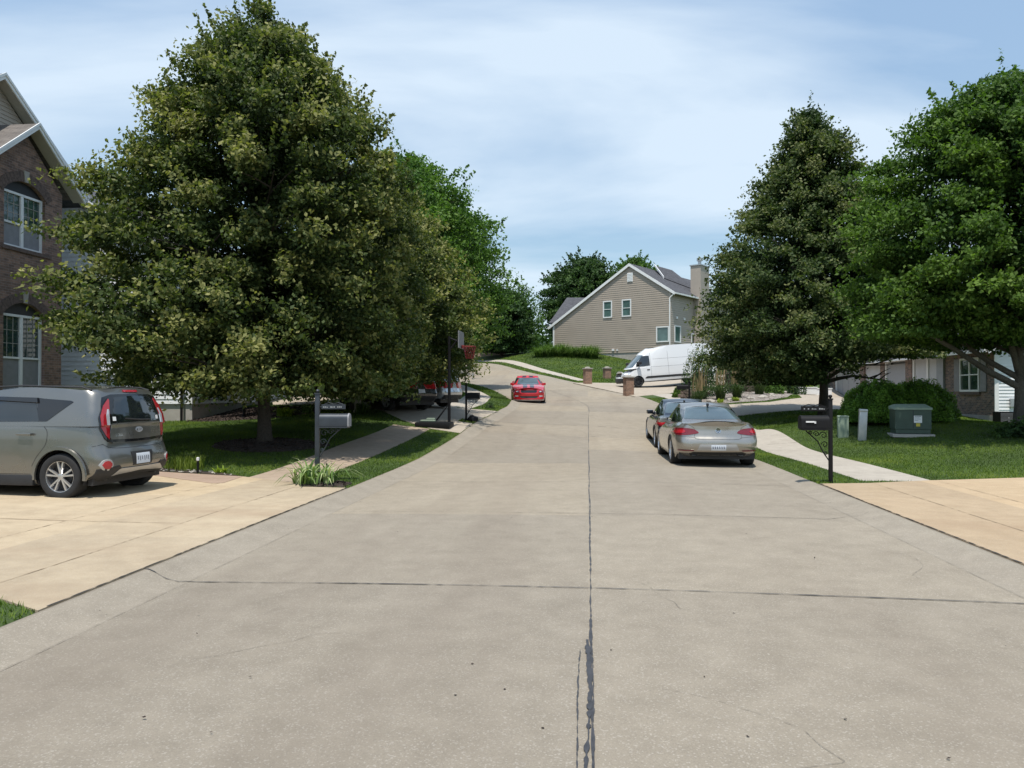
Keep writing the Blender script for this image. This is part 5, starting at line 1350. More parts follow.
# ------------------------------------------------------------------ grey house on the right
gx, gy = 17.0, 33.75
gz = .30
gh_ = empty('grey_house', (gx, gy, gz)); tag(gh_, 'low grey house with mixed brick front and grey garage doors behind the round bushes', 'house')
Mr = frame_mat((gx, gy+22, 0), (0, -1))     # faces the street (-X); local x runs toward the camera, 0 = far end
def rr(y): return gy+22-y
T = 3.55
def bx(nm, ya, yb2, z0, z1, d0, d1, mt): return boxes(nm, [(rr(yb2), rr(ya), z0, z1, d0, d1)], mt, Mr, gh_)
bx('brick_wall', 33.75, 38.2, -.2, T, -.3, 0, M_brick2)
bx('foundation', 33.74, 38.3, -.2, .62, -.3, .04, M_found)
wn = window(Mr, gh_, rr(36.6), rr(35.05), 1.72, 3.05, M_wglass, .09, .06, 'cross', .0)
bx('shutter', 36.75, 37.25, 1.64, 3.12, 0, .04, M_shut); bx('shutter', 34.4, 34.88, 1.64, 3.12, 0, .04, M_shut)
boxes('window_sill', [(rr(36.75), rr(34.9), 1.50, 1.62, 0, .07)], M_soldier, Mr, gh_)
bx('panel', 38.2, 38.9, .5, T, -.3, .10, M_gdoor); bx('panel', 38.92, 39.9, .5, T, -.3, .02, M_gsid)
m_ = frame_mat((gx+.2, gy+22, 0), (0, -1))
siding('front_siding', [(rr(41.6), .6), (rr(39.9), .6), (rr(39.9), T), (rr(41.6), T)], M_gsid, Mr, gh_, .13)
bx('white_post', 39.86, 40.05, .6, T, 0, .08, M_white); bx('white_post', 41.5, 41.7, .6, T, 0, .08, M_white)
bx('brick_pier', 41.7, 42.5, .5, T, -.3, .12, M_brick2)
bx('garage_door', 42.55, 45.2, .85, 3.15, -.2, .02, M_gdoor); bx('door_trim', 45.2, 45.36, .85, 3.3, -.2, .09, M_white)
bx('brick_pier', 45.36, 46.0, .8, T, -.3, .12, M_brick2)
siding('front_siding', [(rr(48.6), .8), (rr(46.0), .8), (rr(46.0), T), (rr(48.6), T)], M_gsid, Mr, gh_, .13)
bx('brick_pier', 48.6, 49.3, .9, T, -.3, .12, M_brick2)
gd = bx('garage_door', 49.4, 53.9, .95, 3.2, -.2, .02, M_gdoor)
boxes('door_panels', [(rr(53.8)+k*1.1, rr(53.8)+k*1.1+.98, 1.0+j*.55, 1.47+j*.55, .02, .035) for k in range(4) for j in range(4)], M_gdoor, Mr, gh_)
bx('door_trim', 53.9, 54.1, .95, 3.3, -.2, .09, M_white); bx('brick_pier', 54.1, 55.75, .9, T, -.3, .1, M_brick2)
bx('frieze', 41.7, 55.75, 3.3, T, -.28, .05, M_white)
Mrs = frame_mat((gx, gy, 0), (1, 0))
siding('side_wall', [(0, .45), (11, .45), (11, T), (5.5, T+3.2), (0, T)], M_wsid, Mrs, gh_, .14, .028)
boxes('foundation', [(.02, 11, -.2, .45, -.4, -.02)], M_found, Mrs, gh_)
boxes('corner_board', [(-.03, .13, .45, T, 0, .05)], M_white, Mrs, gh_)
boxes('inner_wall', [(.3, 10.9, -.2, T, -21.9, -.05)], M_gsid, Mrs, gh_)
boxes('meter_box', [(.55, .80, 1.0, 1.35, .02, .14)], M_galv, Mrs, gh_)
roof_slab('roof', [(gx-.5, gy+22.5, T-.1), (gx-.5, gy-.5, T-.1), (gx+5.5, gy-.5, T+3.3), (gx+5.5, gy+22.5, T+3.3)], M_roof, gh_)
roof_slab('roof', [(gx+11.5, gy-.5, T-.1), (gx+11.5, gy+22.5, T-.1), (gx+5.5, gy+22.5, T+3.3), (gx+5.5, gy-.5, T+3.3)], M_roof, gh_)
bar3('rake_board', [((gx-.5, gy-.52, T-.22), (gx+5.5, gy-.52, T+3.2))], M_white, gh_, .05, .22); bar3('rake_board', [((gx+11.5, gy-.52, T-.22), (gx+5.5, gy-.52, T+3.2))], M_white, gh_, .05, .22)
bar3('gutter', [((gx-.55, gy-.4, T-.2), (gx-.55, gy+22.4, T-.2))], M_white, gh_, .12, .13)
# ------------------------------------------------------------------ foliage
def unit(a): return a/(np.linalg.norm(a, axis=-1, keepdims=True)+1e-9)
def leaves(name, C, size, mat, parent, rng, tint, droop=0.35, aspect=0.62, nrm=None, up=0.55):
    """rhombic leaves at points C; tint per leaf"""
    n = len(C)
    N = unit(rng.normal(0, 1, (n, 3))*0.75+np.array([0, 0, up])+(nrm if nrm is not None else 0))
    A = unit(np.cross(N, rng.normal(0, 1, (n, 3)))); A[:,2] -= droop; A = unit(A)
    B = unit(np.cross(N, A))
    s = (size*rng.uniform(.65, 1.3, n))[:,None]
    q = np.stack([C-A*s*.5, C+B*s*aspect*.5-A*s*.08, C+A*s*.5-N*s*.08, C-B*s*aspect*.5-A*s*.08], 1)
    t = np.repeat(tint, 4)
    return np_mesh(name, q.reshape(-1, 3), np.arange(4*n).reshape(-1, 4), mat, parent, False, t)
def tree(name, label, cat, group, x, y, top, base, rad, prof, mat, leaf=.11, nspray=900, per=45, trunk=.16, bark=None, seed=1, lean=(0,0), tipy=.5, sprayr=.42, zb=None, flat=.45, first=None, limbs=26, extra=None, ell=(1,1), ang0=0.15, ang1=0.9, trunktop=.93, gap=0.0, lobes=5, cut=None, shoots=110):
    rng = np.random.default_rng(seed); g = h(x, y) if zb is None else zb
    root = empty(name, (x, y, g)); tag(root, label, cat, group)
    Hc = top-base
    zs = lambda t: base+Hc*t-g
    cx = lambda t: np.array([lean[0]*t, lean[1]*t])
    # uneven crown outline: lobes by azimuth and height
    ph = rng.uniform(0, 6.28, (lobes, 3)); fr = rng.integers(1, 6, lobes); fz = rng.uniform(2, 9, lobes); am = rng.uniform(.03, .10, lobes)
    def env(t, a):
        r = np.interp(t, [p[0] for p in prof], [p[1] for p in prof])*rad
        f = 1+sum(am[k]*np.sin(fr[k]*a+ph[k,0]+fz[k]*t) for k in range(lobes))
        return r*f*np.sqrt((ell[0]*np.cos(a))**2+(ell[1]*np.sin(a))**2)
    C = []; TT = []; OUT = []; CEN = []
    # sprays spread over the crown volume, dense near the envelope
    k = nspray
    tw = np.linspace(0, 1, 200); wv = np.interp(tw, [p[0] for p in prof], [p[1] for p in prof])+.06
    cdf = np.cumsum(wv); cdf /= cdf[-1]
    t = np.interp(rng.random(k), cdf, tw); a = rng.uniform(0, 2*math.pi, k)
    f = np.where(rng.random(k) < .60, rng.uniform(.80, 1.03, k), rng.uniform(.35, .82, k)); f = np.where(rng.random(k) < .05, rng.uniform(1.03, 1.16, k), f)
    # branch layering: pull sprays to a set of limb tiers so gaps and shelves appear
    nl = 240
    lt = rng.random(nl); la = rng.uniform(0, 2*math.pi, nl)
    lt = np.interp(rng.random(nl), cdf, tw)
    da = np.abs((a[:,None]-la[None]+math.pi) % (2*math.pi)-math.pi)*1.1; dt = np.abs(t[:,None]-lt[None])*3.2
    j = (da**2+dt**2).argmin(1)
    pull = rng.uniform(.25, .7, k)
    a = a+((la[j]-a+math.pi) % (2*math.pi)-math.pi)*pull; t = t+(lt[j]-t)*pull
    lum = rng.normal(0, .1, nl)[j]; rf = 1+rng.uniform(-.11, .10, nl)[j]
    r = env(t, a)*f*rf
    drop = (f-.6)*-.25+0.35*(1-t)*0
    cen = np.stack([np.interp(t, [0,1], [0,lean[0]])+np.cos(a)*r, np.interp(t, [0,1], [0,lean[1]])+np.sin(a)*r, zs(t)+drop], -1)
    kc = int(k*.16); tc_ = rng.uniform(.06, .93, kc); ac_ = rng.uniform(0, 6.283, kc); fc_ = rng.uniform(.05, .40, kc); rc_ = env(tc_, ac_)*fc_
    cen = np.vstack([cen, np.stack([lean[0]*tc_+np.cos(ac_)*rc_, lean[1]*tc_+np.sin(ac_)*rc_, zs(tc_)], -1)]); f = np.r_[f, fc_+.3]; lum = np.r_[lum, np.zeros(kc)]; a = np.r_[a, ac_]; k += kc
    if extra is not None: cen = np.vstack([cen, extra]); f = np.r_[f, np.ones(len(extra))]; lum = np.r_[lum, np.zeros(len(extra))]; a = np.r_[a, np.full(len(extra), math.pi)]; k = len(cen)
    outd = np.stack([np.cos(a), np.sin(a), np.full(k, .15)], -1)
    tan = np.stack([-np.sin(a), np.cos(a), np.zeros(k)], -1)
    sr = sprayr*rng.uniform(.6, 1.35, k)
    # leaves in each spray: elongated along outward twig, drooping at its end
    u = np.clip(rng.normal(0, .68, (k, per)), -1.4, 1.35); v = np.clip(rng.normal(0, .36, (k, per)), -.8, .8)*(1-.35*np.clip(u, 0, 1)); w = np.clip(rng.normal(0, flat*.5, (k, per)), -.6, .6)
    P = cen[:,None]+outd[:,None]*(u*sr[:,None])[...,None]+tan[:,None]*(v*sr[:,None])[...,None]
    P[...,2] += (w*sr[:,None])-.18*np.maximum(u, 0)**2*sr[:,None]
    rel = np.clip(.5+.45*u+.5*w, 0, 1)
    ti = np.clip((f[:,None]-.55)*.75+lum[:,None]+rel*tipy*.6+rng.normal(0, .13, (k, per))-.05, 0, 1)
    P = P.reshape(-1, 3)
    # long leafy shoots breaking the outline, leaning outward and up
    ns = shoots; ts_ = np.interp(rng.random(ns)**.8, cdf, tw); as_ = rng.uniform(0, 6.283, ns); rs_ = env(ts_, as_)*rng.uniform(.9, 1.02, ns)
    b0 = np.stack([lean[0]*ts_+np.cos(as_)*rs_, lean[1]*ts_+np.sin(as_)*rs_, zs(ts_)], -1)
    dr = unit(np.stack([np.cos(as_)*.8, np.sin(as_)*.8, .15+1.1*ts_], -1)); Ls = sprayr*rng.uniform(1.0, 2.1, ns); q_ = 34
    ss_ = rng.random((ns, q_))**.8; wd = sprayr*.30*(1-.75*ss_)
    PS = (b0[:,None]+dr[:,None]*(ss_*Ls[:,None])[...,None]+rng.normal(0, 1, (ns, q_, 3))*wd[...,None]*.6).reshape(-1, 3)
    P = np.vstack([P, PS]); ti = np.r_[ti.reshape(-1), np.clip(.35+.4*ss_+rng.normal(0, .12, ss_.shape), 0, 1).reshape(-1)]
    keep = P[:,2] > .5
    if cut is not None: keep &= ~cut(P)
    if gap > 0: keep &= rng.random(len(P)) > gap
    nr = np.vstack([np.repeat(outd, per, axis=0)*.35, np.repeat(dr, q_, axis=0)*.2])
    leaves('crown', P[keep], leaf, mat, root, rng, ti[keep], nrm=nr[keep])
    # trunk and limbs
    m = MB(); tt = (top-g)*trunktop; n = 12
    q = random.Random(seed)
    def tp(s): return Vector((lean[0]*max(0, s-.15)+math.sin(s*7+seed)*.05, lean[1]*max(0, s-.15), s*tt))
    pts = [tp(i/n) for i in range(n+1)]; rad_ = [trunk*(1.0-.93*(i/n)**.8) for i in range(n+1)]
    rad_[0] = trunk*1.35; pts.insert(1, tp(.02)); rad_.insert(1, trunk*1.08)
    m.tube(pts, rad_, 12)
    for i in range(limbs):
        t = (i+.5)/limbs*.92; az = i*2.4+q.uniform(-.3, .3); zc = zs(t)
        rl = float(env(t, az))*.88; el = ang0+(ang1-ang0)*t
        z0 = max(zc-rl*math.tan(el)*.7, (first if first is not None else max(.8, (base-g)+.1)))
        s0 = min(z0/tt, .97); st = tp(s0)
        end = Vector((lean[0]*t+math.cos(az)*rl, lean[1]*t+math.sin(az)*rl, zc))
        mid = st.lerp(end, .45)+Vector((0, 0, .10*rl))
        rr_ = max(.012, trunk*.42*(1-s0)**.7+.01)
        m.tube([st, st.lerp(mid, .5)+Vector((0,0,.03)), mid, mid.lerp(end, .55), end], [rr_, rr_*.85, rr_*.6, rr_*.4, rr_*.12], 6)
        for kk in range(3):
            s1 = mid.lerp(end, q.uniform(0, .7)); a2 = az+q.choice((-1, 1))*q.uniform(.5, 1.0)
            e2 = s1+Vector((math.cos(a2), math.sin(a2), q.uniform(.1, .5)))*rl*q.uniform(.25, .4)
            m.tube([s1, s1.lerp(e2, .5)+Vector((0,0,.04)), e2], [rr_*.4, rr_*.25, rr_*.08], 5)
    if cat == 'maple tree near': pass
    m.build('trunk', bark or M_bark, root, True, 60)
    return root
LIND = [(0,.66),(.05,.86),(.14,.98),(.32,.97),(.5,.93),(.62,.80),(.75,.62),(.84,.44),(.91,.25),(.96,.11),(1,.02)]
LIND2 = [(0,.62),(.08,.95),(.2,1.0),(.4,.88),(.6,.64),(.75,.44),(.88,.22),(1,.03)]
MAP = [(0,.45),(.10,.82),(.25,1.0),(.45,1.0),(.62,.88),(.78,.66),(.9,.40),(1,.08)]
OVAL = [(0,.5),(.12,.85),(.3,1),(.5,.98),(.7,.78),(.86,.5),(1,.08)]
SH = 'shade trees along the street'
a_ = RN.uniform(0, 6.28, 330); r_ = RN.uniform(1.6, 4.0, 330)*np.where(np.cos(a_) < -.5, .86, 1); ex1 = np.stack([np.cos(a_)*r_, np.sin(a_)*r_, RN.uniform(1.55, 3.6, 330)-.45*(np.cos(a_) > -.2)+.15*(np.cos(a_) < -.3)], -1)
ex2 = np.stack([RN.uniform(.6, 3.0, 170), RN.uniform(-3.0, -.6, 170), RN.uniform(.55, 2.6, 170)], -1); ex2[:,2] += np.maximum(ex2[:,0]-2.2, 0)*.9
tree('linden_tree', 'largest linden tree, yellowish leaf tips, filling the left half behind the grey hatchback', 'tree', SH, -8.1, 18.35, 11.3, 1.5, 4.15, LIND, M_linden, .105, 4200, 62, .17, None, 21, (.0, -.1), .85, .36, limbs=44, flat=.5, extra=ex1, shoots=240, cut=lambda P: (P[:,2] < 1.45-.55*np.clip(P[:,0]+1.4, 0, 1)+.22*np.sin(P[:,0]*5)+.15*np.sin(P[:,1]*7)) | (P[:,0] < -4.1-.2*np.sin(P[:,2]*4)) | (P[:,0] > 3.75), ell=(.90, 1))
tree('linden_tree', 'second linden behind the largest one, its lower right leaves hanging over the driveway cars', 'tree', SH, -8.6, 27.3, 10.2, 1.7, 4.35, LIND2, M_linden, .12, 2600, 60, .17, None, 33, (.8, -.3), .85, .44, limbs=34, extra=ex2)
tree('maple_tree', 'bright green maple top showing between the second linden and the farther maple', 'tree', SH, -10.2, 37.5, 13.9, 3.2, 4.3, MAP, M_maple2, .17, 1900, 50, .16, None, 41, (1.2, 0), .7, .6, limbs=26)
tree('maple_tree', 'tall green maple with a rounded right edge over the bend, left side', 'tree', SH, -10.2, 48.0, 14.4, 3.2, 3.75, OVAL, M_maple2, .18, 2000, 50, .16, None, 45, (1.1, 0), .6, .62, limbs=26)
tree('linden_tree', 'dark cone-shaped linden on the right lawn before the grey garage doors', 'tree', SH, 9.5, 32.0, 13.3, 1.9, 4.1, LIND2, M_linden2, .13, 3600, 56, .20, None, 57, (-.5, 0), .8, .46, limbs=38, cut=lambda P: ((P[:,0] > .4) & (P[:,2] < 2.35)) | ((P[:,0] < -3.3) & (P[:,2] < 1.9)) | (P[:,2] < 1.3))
ex = []
for i in range(150):
    ex.append((RN.uniform(-4.4, -1.5), RN.uniform(-2.6, .6), RN.uniform(2.6, 4.0)))
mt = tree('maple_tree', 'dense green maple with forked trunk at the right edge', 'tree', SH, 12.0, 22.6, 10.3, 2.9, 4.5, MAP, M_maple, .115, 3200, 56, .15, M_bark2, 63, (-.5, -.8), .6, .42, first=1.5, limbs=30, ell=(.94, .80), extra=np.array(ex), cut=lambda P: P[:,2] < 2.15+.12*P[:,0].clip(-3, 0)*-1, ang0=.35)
m = MB()
for (dx_, dy_, z0, z1, r0) in ((-3.0,-.6,1.25,2.9,.10),(-2.4,.8,1.5,3.4,.09),(1.8,-.5,1.35,3.6,.11),(-1.2,-1.2,1.7,4.2,.09),(.9,1.3,1.6,4.2,.09),(2.6,.3,1.5,3.1,.07)):
    st = Vector((0, 0, z0)); e = Vector((dx_, dy_, z1))
    m.tube([st, st.lerp(e, .3)+Vector((0,0,-.06)), st.lerp(e, .65)+Vector((0,0,.02)), e, e+Vector((dx_*.3, dy_*.3, .9))], [r0, r0*.85, r0*.65, r0*.45, r0*.15], 9)
m.build('limb', M_bark2, mt, True, 60)
BT = 'trees behind the tan house and at the bend'
tree('shade_tree', 'dark round tree with low crown left of the tan house', 'tree', BT, -9.0, 78.5, 12.7, 5.6, 3.0, OVAL, M_dark, .26, 1300, 40, .16, None, 71, (0,0), .5, .62, limbs=16)
tree('shade_tree', 'thin pale sapling rising between the dark tree and the tan house', 'tree', BT, -7.6, 88, 14.3, 6.5, 1.7, [(0,.7),(.4,1),(.7,.7),(1,.15)], M_maple2, .2, 200, 22, .09, None, 75, (0,0), .6, .6, limbs=16)
tree('shade_tree', 'dark green tree rising highest behind the left slope of the tan roof', 'tree', BT, -.3, 97, 19.0, 8.2, 4.9, OVAL, M_dark, .30, 1500, 42, .25, None, 77, (0,0), .7, .85, limbs=20)
tree('shade_tree', 'broad green tree behind the peak of the tan roof', 'tree', BT, 6.0, 99, 18.9, 8.5, 4.0, OVAL, M_maple2, .30, 1200, 40, .25, None, 79, (0,0), .5, .85, limbs=18)
tree('shade_tree', 'low tree whose top shows right of the chimney behind the dark linden', 'tree', BT, 19.5, 92, 17.0, 7.5, 5.0, OVAL, M_dark, .27, 500, 34, .25, None, 83, (0,0), .5, .85, limbs=16)
tree('shade_tree', 'green tree left of the bend behind the maples', 'tree', BT, -15.5, 66, 15.5, 5.5, 4.6, OVAL, M_maple, .22, 700, 34, .22, None, 87, (0,0), .5, .7, limbs=18)
tree('shade_tree', 'dark tree behind the street curve, left of the dark round tree', 'tree', BT, -15.5, 92, 13.5, 6.0, 4.0, OVAL, M_maple2, .25, 500, 34, .22, None, 89, (0,0), .5, .75, limbs=16)
# far wood beyond everything, one mass
n = 1300; th_ = RN.uniform(-1.0, 1.0, n); rr_ = RN.uniform(125, 150, n)
cx_ = np.sin(th_)*rr_; cy_ = np.cos(th_)*rr_
hg = RN.uniform(0, 1, n)**.7
cc = np.stack([cx_, cy_, 6+hg*(8.5+1.5*np.sin(th_*13)+1.2*np.sin(th_*31+1))], -1)
P_ = (cc[:,None]+RN.normal(0, 1, (n, 60, 3))*np.array([1.3, 1.3, .9])).reshape(-1, 3)
fw_ = leaves('far_woods', P_, .75, M_dark, None, RN, np.clip(RN.normal(.45, .2, len(P_)), 0, 1)); tag(fw_, 'distant wood closing the view behind the houses', 'woods', kind='stuff')

def bush(name, label, x, y, rx, ry, hh, mat, leaf=.05, n=9000, seed=1, group=None, cat='shrub', up=.35, box=1.0, lump=.10, tb=.45):
    rng = np.random.default_rng(seed); g = h(x, y)+.04
    root = empty(name, (x, y, g)); tag(root, label, cat, group)
    d = unit(rng.normal(0, 1, (n, 3))); d[:,2] = np.abs(d[:,2])
    a = np.arctan2(d[:,1], d[:,0]); el = np.arcsin(d[:,2])
    k = rng.uniform(0, 6.28, 6)
    f = 1+lump*(.5*np.sin(5*a+k[0]+3*el)+.4*np.sin(9*a+k[1]-5*el)+.35*np.sin(17*a+k[2]+9*el)+.3*np.sin(12*el+k[3]+4*a))
    r = np.where(rng.random(n) < .75, rng.uniform(.92, 1.02, n), rng.uniform(.55, .95, n))
    e = np.abs(d)**(1/box) * np.sign(d) if box != 1 else d
    C = np.stack([e[:,0]*rx, e[:,1]*ry, e[:,2]*hh], -1)*(f*r)[:,None]
    leaves('foliage', C, leaf, mat, root, rng, np.clip(tb+(f-1)*2.2+rng.normal(0, .16, n), 0, 1), nrm=d*1.0, up=up, droop=0.0)
    m = MB(); q = random.Random(seed)
    for i in range(7):
        aa = i*.9; m.tube([(.05*math.cos(aa), .05*math.sin(aa), 0), (rx*.3*math.cos(aa), ry*.3*math.sin(aa), hh*.4), (rx*.6*math.cos(aa), ry*.6*math.sin(aa), hh*.75)], [.025, .018, .006], 6)
    m.build('stems', M_bark, root)
    if n > 8000:
        bm = bmesh.new(); bmesh.ops.create_icosphere(bm, subdivisions=3, radius=1)
        for v in bm.verts: v.co = Vector((v.co.x*rx*.84, v.co.y*ry*.84, max(v.co.z, -.02)*hh*.84))
        bm_obj('dark_core', bm, M_ground, root, True)  # dark solid core added so the bush looks dense inside
    return root
bush('yew_bush', 'left one of the two clipped round bushes behind the green transformer', 8.95, 24.6, 1.12, 1.0, 1.22, M_yew, .06, 30000, 5, 'clipped round bushes', 'bush')
bush('yew_bush', 'right one of the two clipped round bushes, behind the green transformer box', 10.25, 24.9, 1.12, 1.0, 1.20, M_yew, .06, 30000, 6, 'clipped round bushes', 'bush')
bush('juniper', 'low spreading juniper at the foot of the right maple trunk', 11.75, 21.3, .95, .6, .42, M_dark, .08, 3500, 7, None, 'shrub', lump=.25)
def blades(name, pts, hts, wid, mat, parent, rng, lean=.35, arch=0.5, seg=3, tint=None):
    """arching strap leaves from base points"""
    n = len(pts); a = rng.uniform(0, 2*math.pi, n); L = rng.uniform(.3, 1.0, n)*lean
    d = np.stack([np.cos(a), np.sin(a), np.zeros(n)], -1); s = np.stack([-np.sin(a), np.cos(a), np.zeros(n)], -1)
    co = []; 
    for k in range(seg+1):
        t = k/seg; c = pts+d*(L*hts*(t**1.7))[:,None]; c = c+np.array([0,0,1])*(hts*(t-arch*L*t*t*t))[:,None]
        w = (wid*(1-t)**.7*(.6+.8*t if seg > 1 else 1))[:,None] if np.ndim(wid) else wid*(1-t)**.6
        co += [c-s*w/2, c+s*w/2]
    co = np.stack(co, 1); m = 2*(seg+1)
    b = np.arange(n)[:,None]*m; F = []
    for k in range(seg): F.append(np.concatenate([b+2*k, b+2*k+1, b+2*k+3, b+2*k+2], 1))
    F = np.concatenate(F); tt = np.repeat(tint if tint is not None else np.clip(rng.normal(.5, .2, n), 0, 1), m)
    return np_mesh(name, co.reshape(-1, 3), F, mat, parent, False, tt)
def clump(name, label, x, y, r, ht, n, w, mat, seed, group=None, cat='plant', lean=.6, arch=.6, tb=.5, ts=.25, seg=4, z=None):
    rng = np.random.default_rng(seed); 
    a = rng.uniform(0, 6.283, n); q = np.sqrt(rng.random(n))*r
    P = np.stack([np.cos(a)*q, np.sin(a)*q, np.zeros(n)], -1)
    o = blades(name, P, ht*rng.uniform(.55, 1.1, n), w, mat, None, rng, lean, arch, seg, np.clip(rng.normal(tb, ts, n), 0, 1))
    o.location = (x, y, (h(x, y) if z is None else z)+.05); tag(o, label, cat, group); return o
clump('striped_leaf_plant', 'striped pale green strappy plant around the foot of the left grey mailbox', -4.70, 12.75, .36, .62, 120, .05, M_hosta, 3, None, 'plant', 1.3, .75, .6, .3)
clump('lawn_grass_tuft', 'tall bright grass tuft by the driveway edge behind the grey hatchback', -7.85, 14.2, .38, .36, 260, .012, M_grass, 4, None, 'grass tuft', .6, .5, .8, .12)
# hedge of ornamental grass before the tan house (countable clumps)
for i, (xx, yy) in enumerate([(-4.5,72.7),(-3.5,72.5),(-2.5,72.4),(-1.5,72.2),(-.5,72.0),(.4,71.8)]):
    clump('ornamental_grass', 'dark ornamental grass clump in the row against the left end of the tan house wall', xx, yy, .5, 1.7+.4*((i*7) % 3)/2, 700, .035, M_maple, 30+i, 'ornamental grasses against the tan house', 'ornamental grass', 1.1, .8, .55, .3, 3, z=h(xx, yy)-.1)
# planting beside the right driveway
for i, (xx, yy, hh_, lb) in enumerate([(5.6,40.0,2.0,'nearest the black mailbox'),(7.0,41.3,2.35,'second from the black mailbox'),(8.0,42.0,2.3,'third from the black mailbox'),(9.6,44.0,2.3,'farthest from the black mailbox'),(6.2,42.2,2.1,'standing back behind the first')]):
    rng = np.random.default_rng(60+i)
    root = empty('ornamental_grass', (xx, yy, h(xx, yy))); tag(root, 'tall plumed ornamental grass in the pale rock bed, '+lb, 'ornamental grass', 'plumed grasses in the rock bed')
    n = 260; a = rng.uniform(0, 6.28, n); q_ = np.sqrt(rng.random(n))*.22
    blades('foliage', np.stack([np.cos(a)*q_, np.sin(a)*q_, np.zeros(n)], -1), hh_*.66*rng.uniform(.45, 1.05, n), .025, M_orn, root, rng, .85, .7, 4, np.clip(rng.normal(.3, .15, n), 0, 1))
    n = 15; a = rng.uniform(0, 6.28, n); q_ = np.sqrt(rng.random(n))*.28
    blades('plumes', np.stack([np.cos(a)*q_, np.sin(a)*q_, np.full(n, hh_*.35)], -1), hh_*.56*rng.uniform(.7, 1.05, n), .06, M_orn, root, rng, .25, .1, 3, np.full(n, 1.0))
for i, (xx, yy, rx, hh_, mt, lb) in enumerate([(6.5,43.6,.75,2.6,M_dark,'tall dark arborvitae behind the plumed grasses'),(8.2,45.2,.8,2.9,M_dark,'wide dark arborvitae left of the linden trunk'),(9.3,47.0,.85,2.7,M_dark,'dark evergreen shrub farther back in the rock bed'),(5.2,43.9,.4,.6,M_maple,'round green shrub near the black mailbox'),
     (11.3,47.2,.8,1.5,M_maple2,'bright green shrub above the brown block wall'),(12.2,46.2,.55,1.9,M_dark,'narrow blue-green conifer before the brown block wall'),(10.7,45.0,.5,.7,M_maple2,'small low shrub at the corner of the rock bed'),(13.4,49.5,.7,.9,M_lime,'yellow green shrub by the far garage door'),(7.2,50.5,1.1,2.6,M_dark,'big dark shrub behind the rock bed by the van')]):
    bush('garden_shrub', lb, xx, yy, rx, rx*.9, hh_, mt, .10, 2600, 90+i, None, 'shrub', lump=.16)
for i, (xx, yy) in enumerate([(6.75,39.75),(7.6,40.2)]):
    clump('lime_perennial', 'small yellow flowering plant, %s in the rock bed' % ('left' if i == 0 else 'right'), xx, yy, .16, .34, 90, .05, M_lime, 120+i, 'yellow perennials', 'plant', .9, .8, .8, .2)
for i, (xx, yy, mt, r_) in enumerate([(-10.4,25.3,M_lime,.42),(-9.9,26.1,M_hosta,.3),(-9.55,26.9,M_lime,.36)]):
    clump('garden_perennial', ['bright lime green hosta nearest the bird bath', 'greyish leafy perennial between two lime green ones', 'lime green perennial behind the big linden trunk'][i], xx, yy, r_*.6, .5, 120, .09, mt, 130+i, None, 'plant', 1.0, .9, .5, .2)
clump('garden_perennial', 'small yellow and green seedling in the gravel bed by the left driveway', -6.95, 13.85, .10, .18, 26, .05, M_lime, 140, None, 'plant', .9, .6, .7, .2)
clump('garden_perennial', 'bushy grass-like plant beside the pale garden ornament', -7.95, 26.1, .2, .55, 120, .03, M_maple, 141, None, 'plant', .8, .7, .5, .2)
bush('garden_shrub', 'tiny round shrub at the tip of the far left verge strip', -4.35, 33.7, .22, .2, .28, M_dark, .05, 500, 150)
# foundation shrubs of the brick house, hidden side
bush('garden_shrub', 'shrub below the lower window of the brick house', -16.2, 22.4, .6, .6, .9, M_dark, .07, 2500, 151)

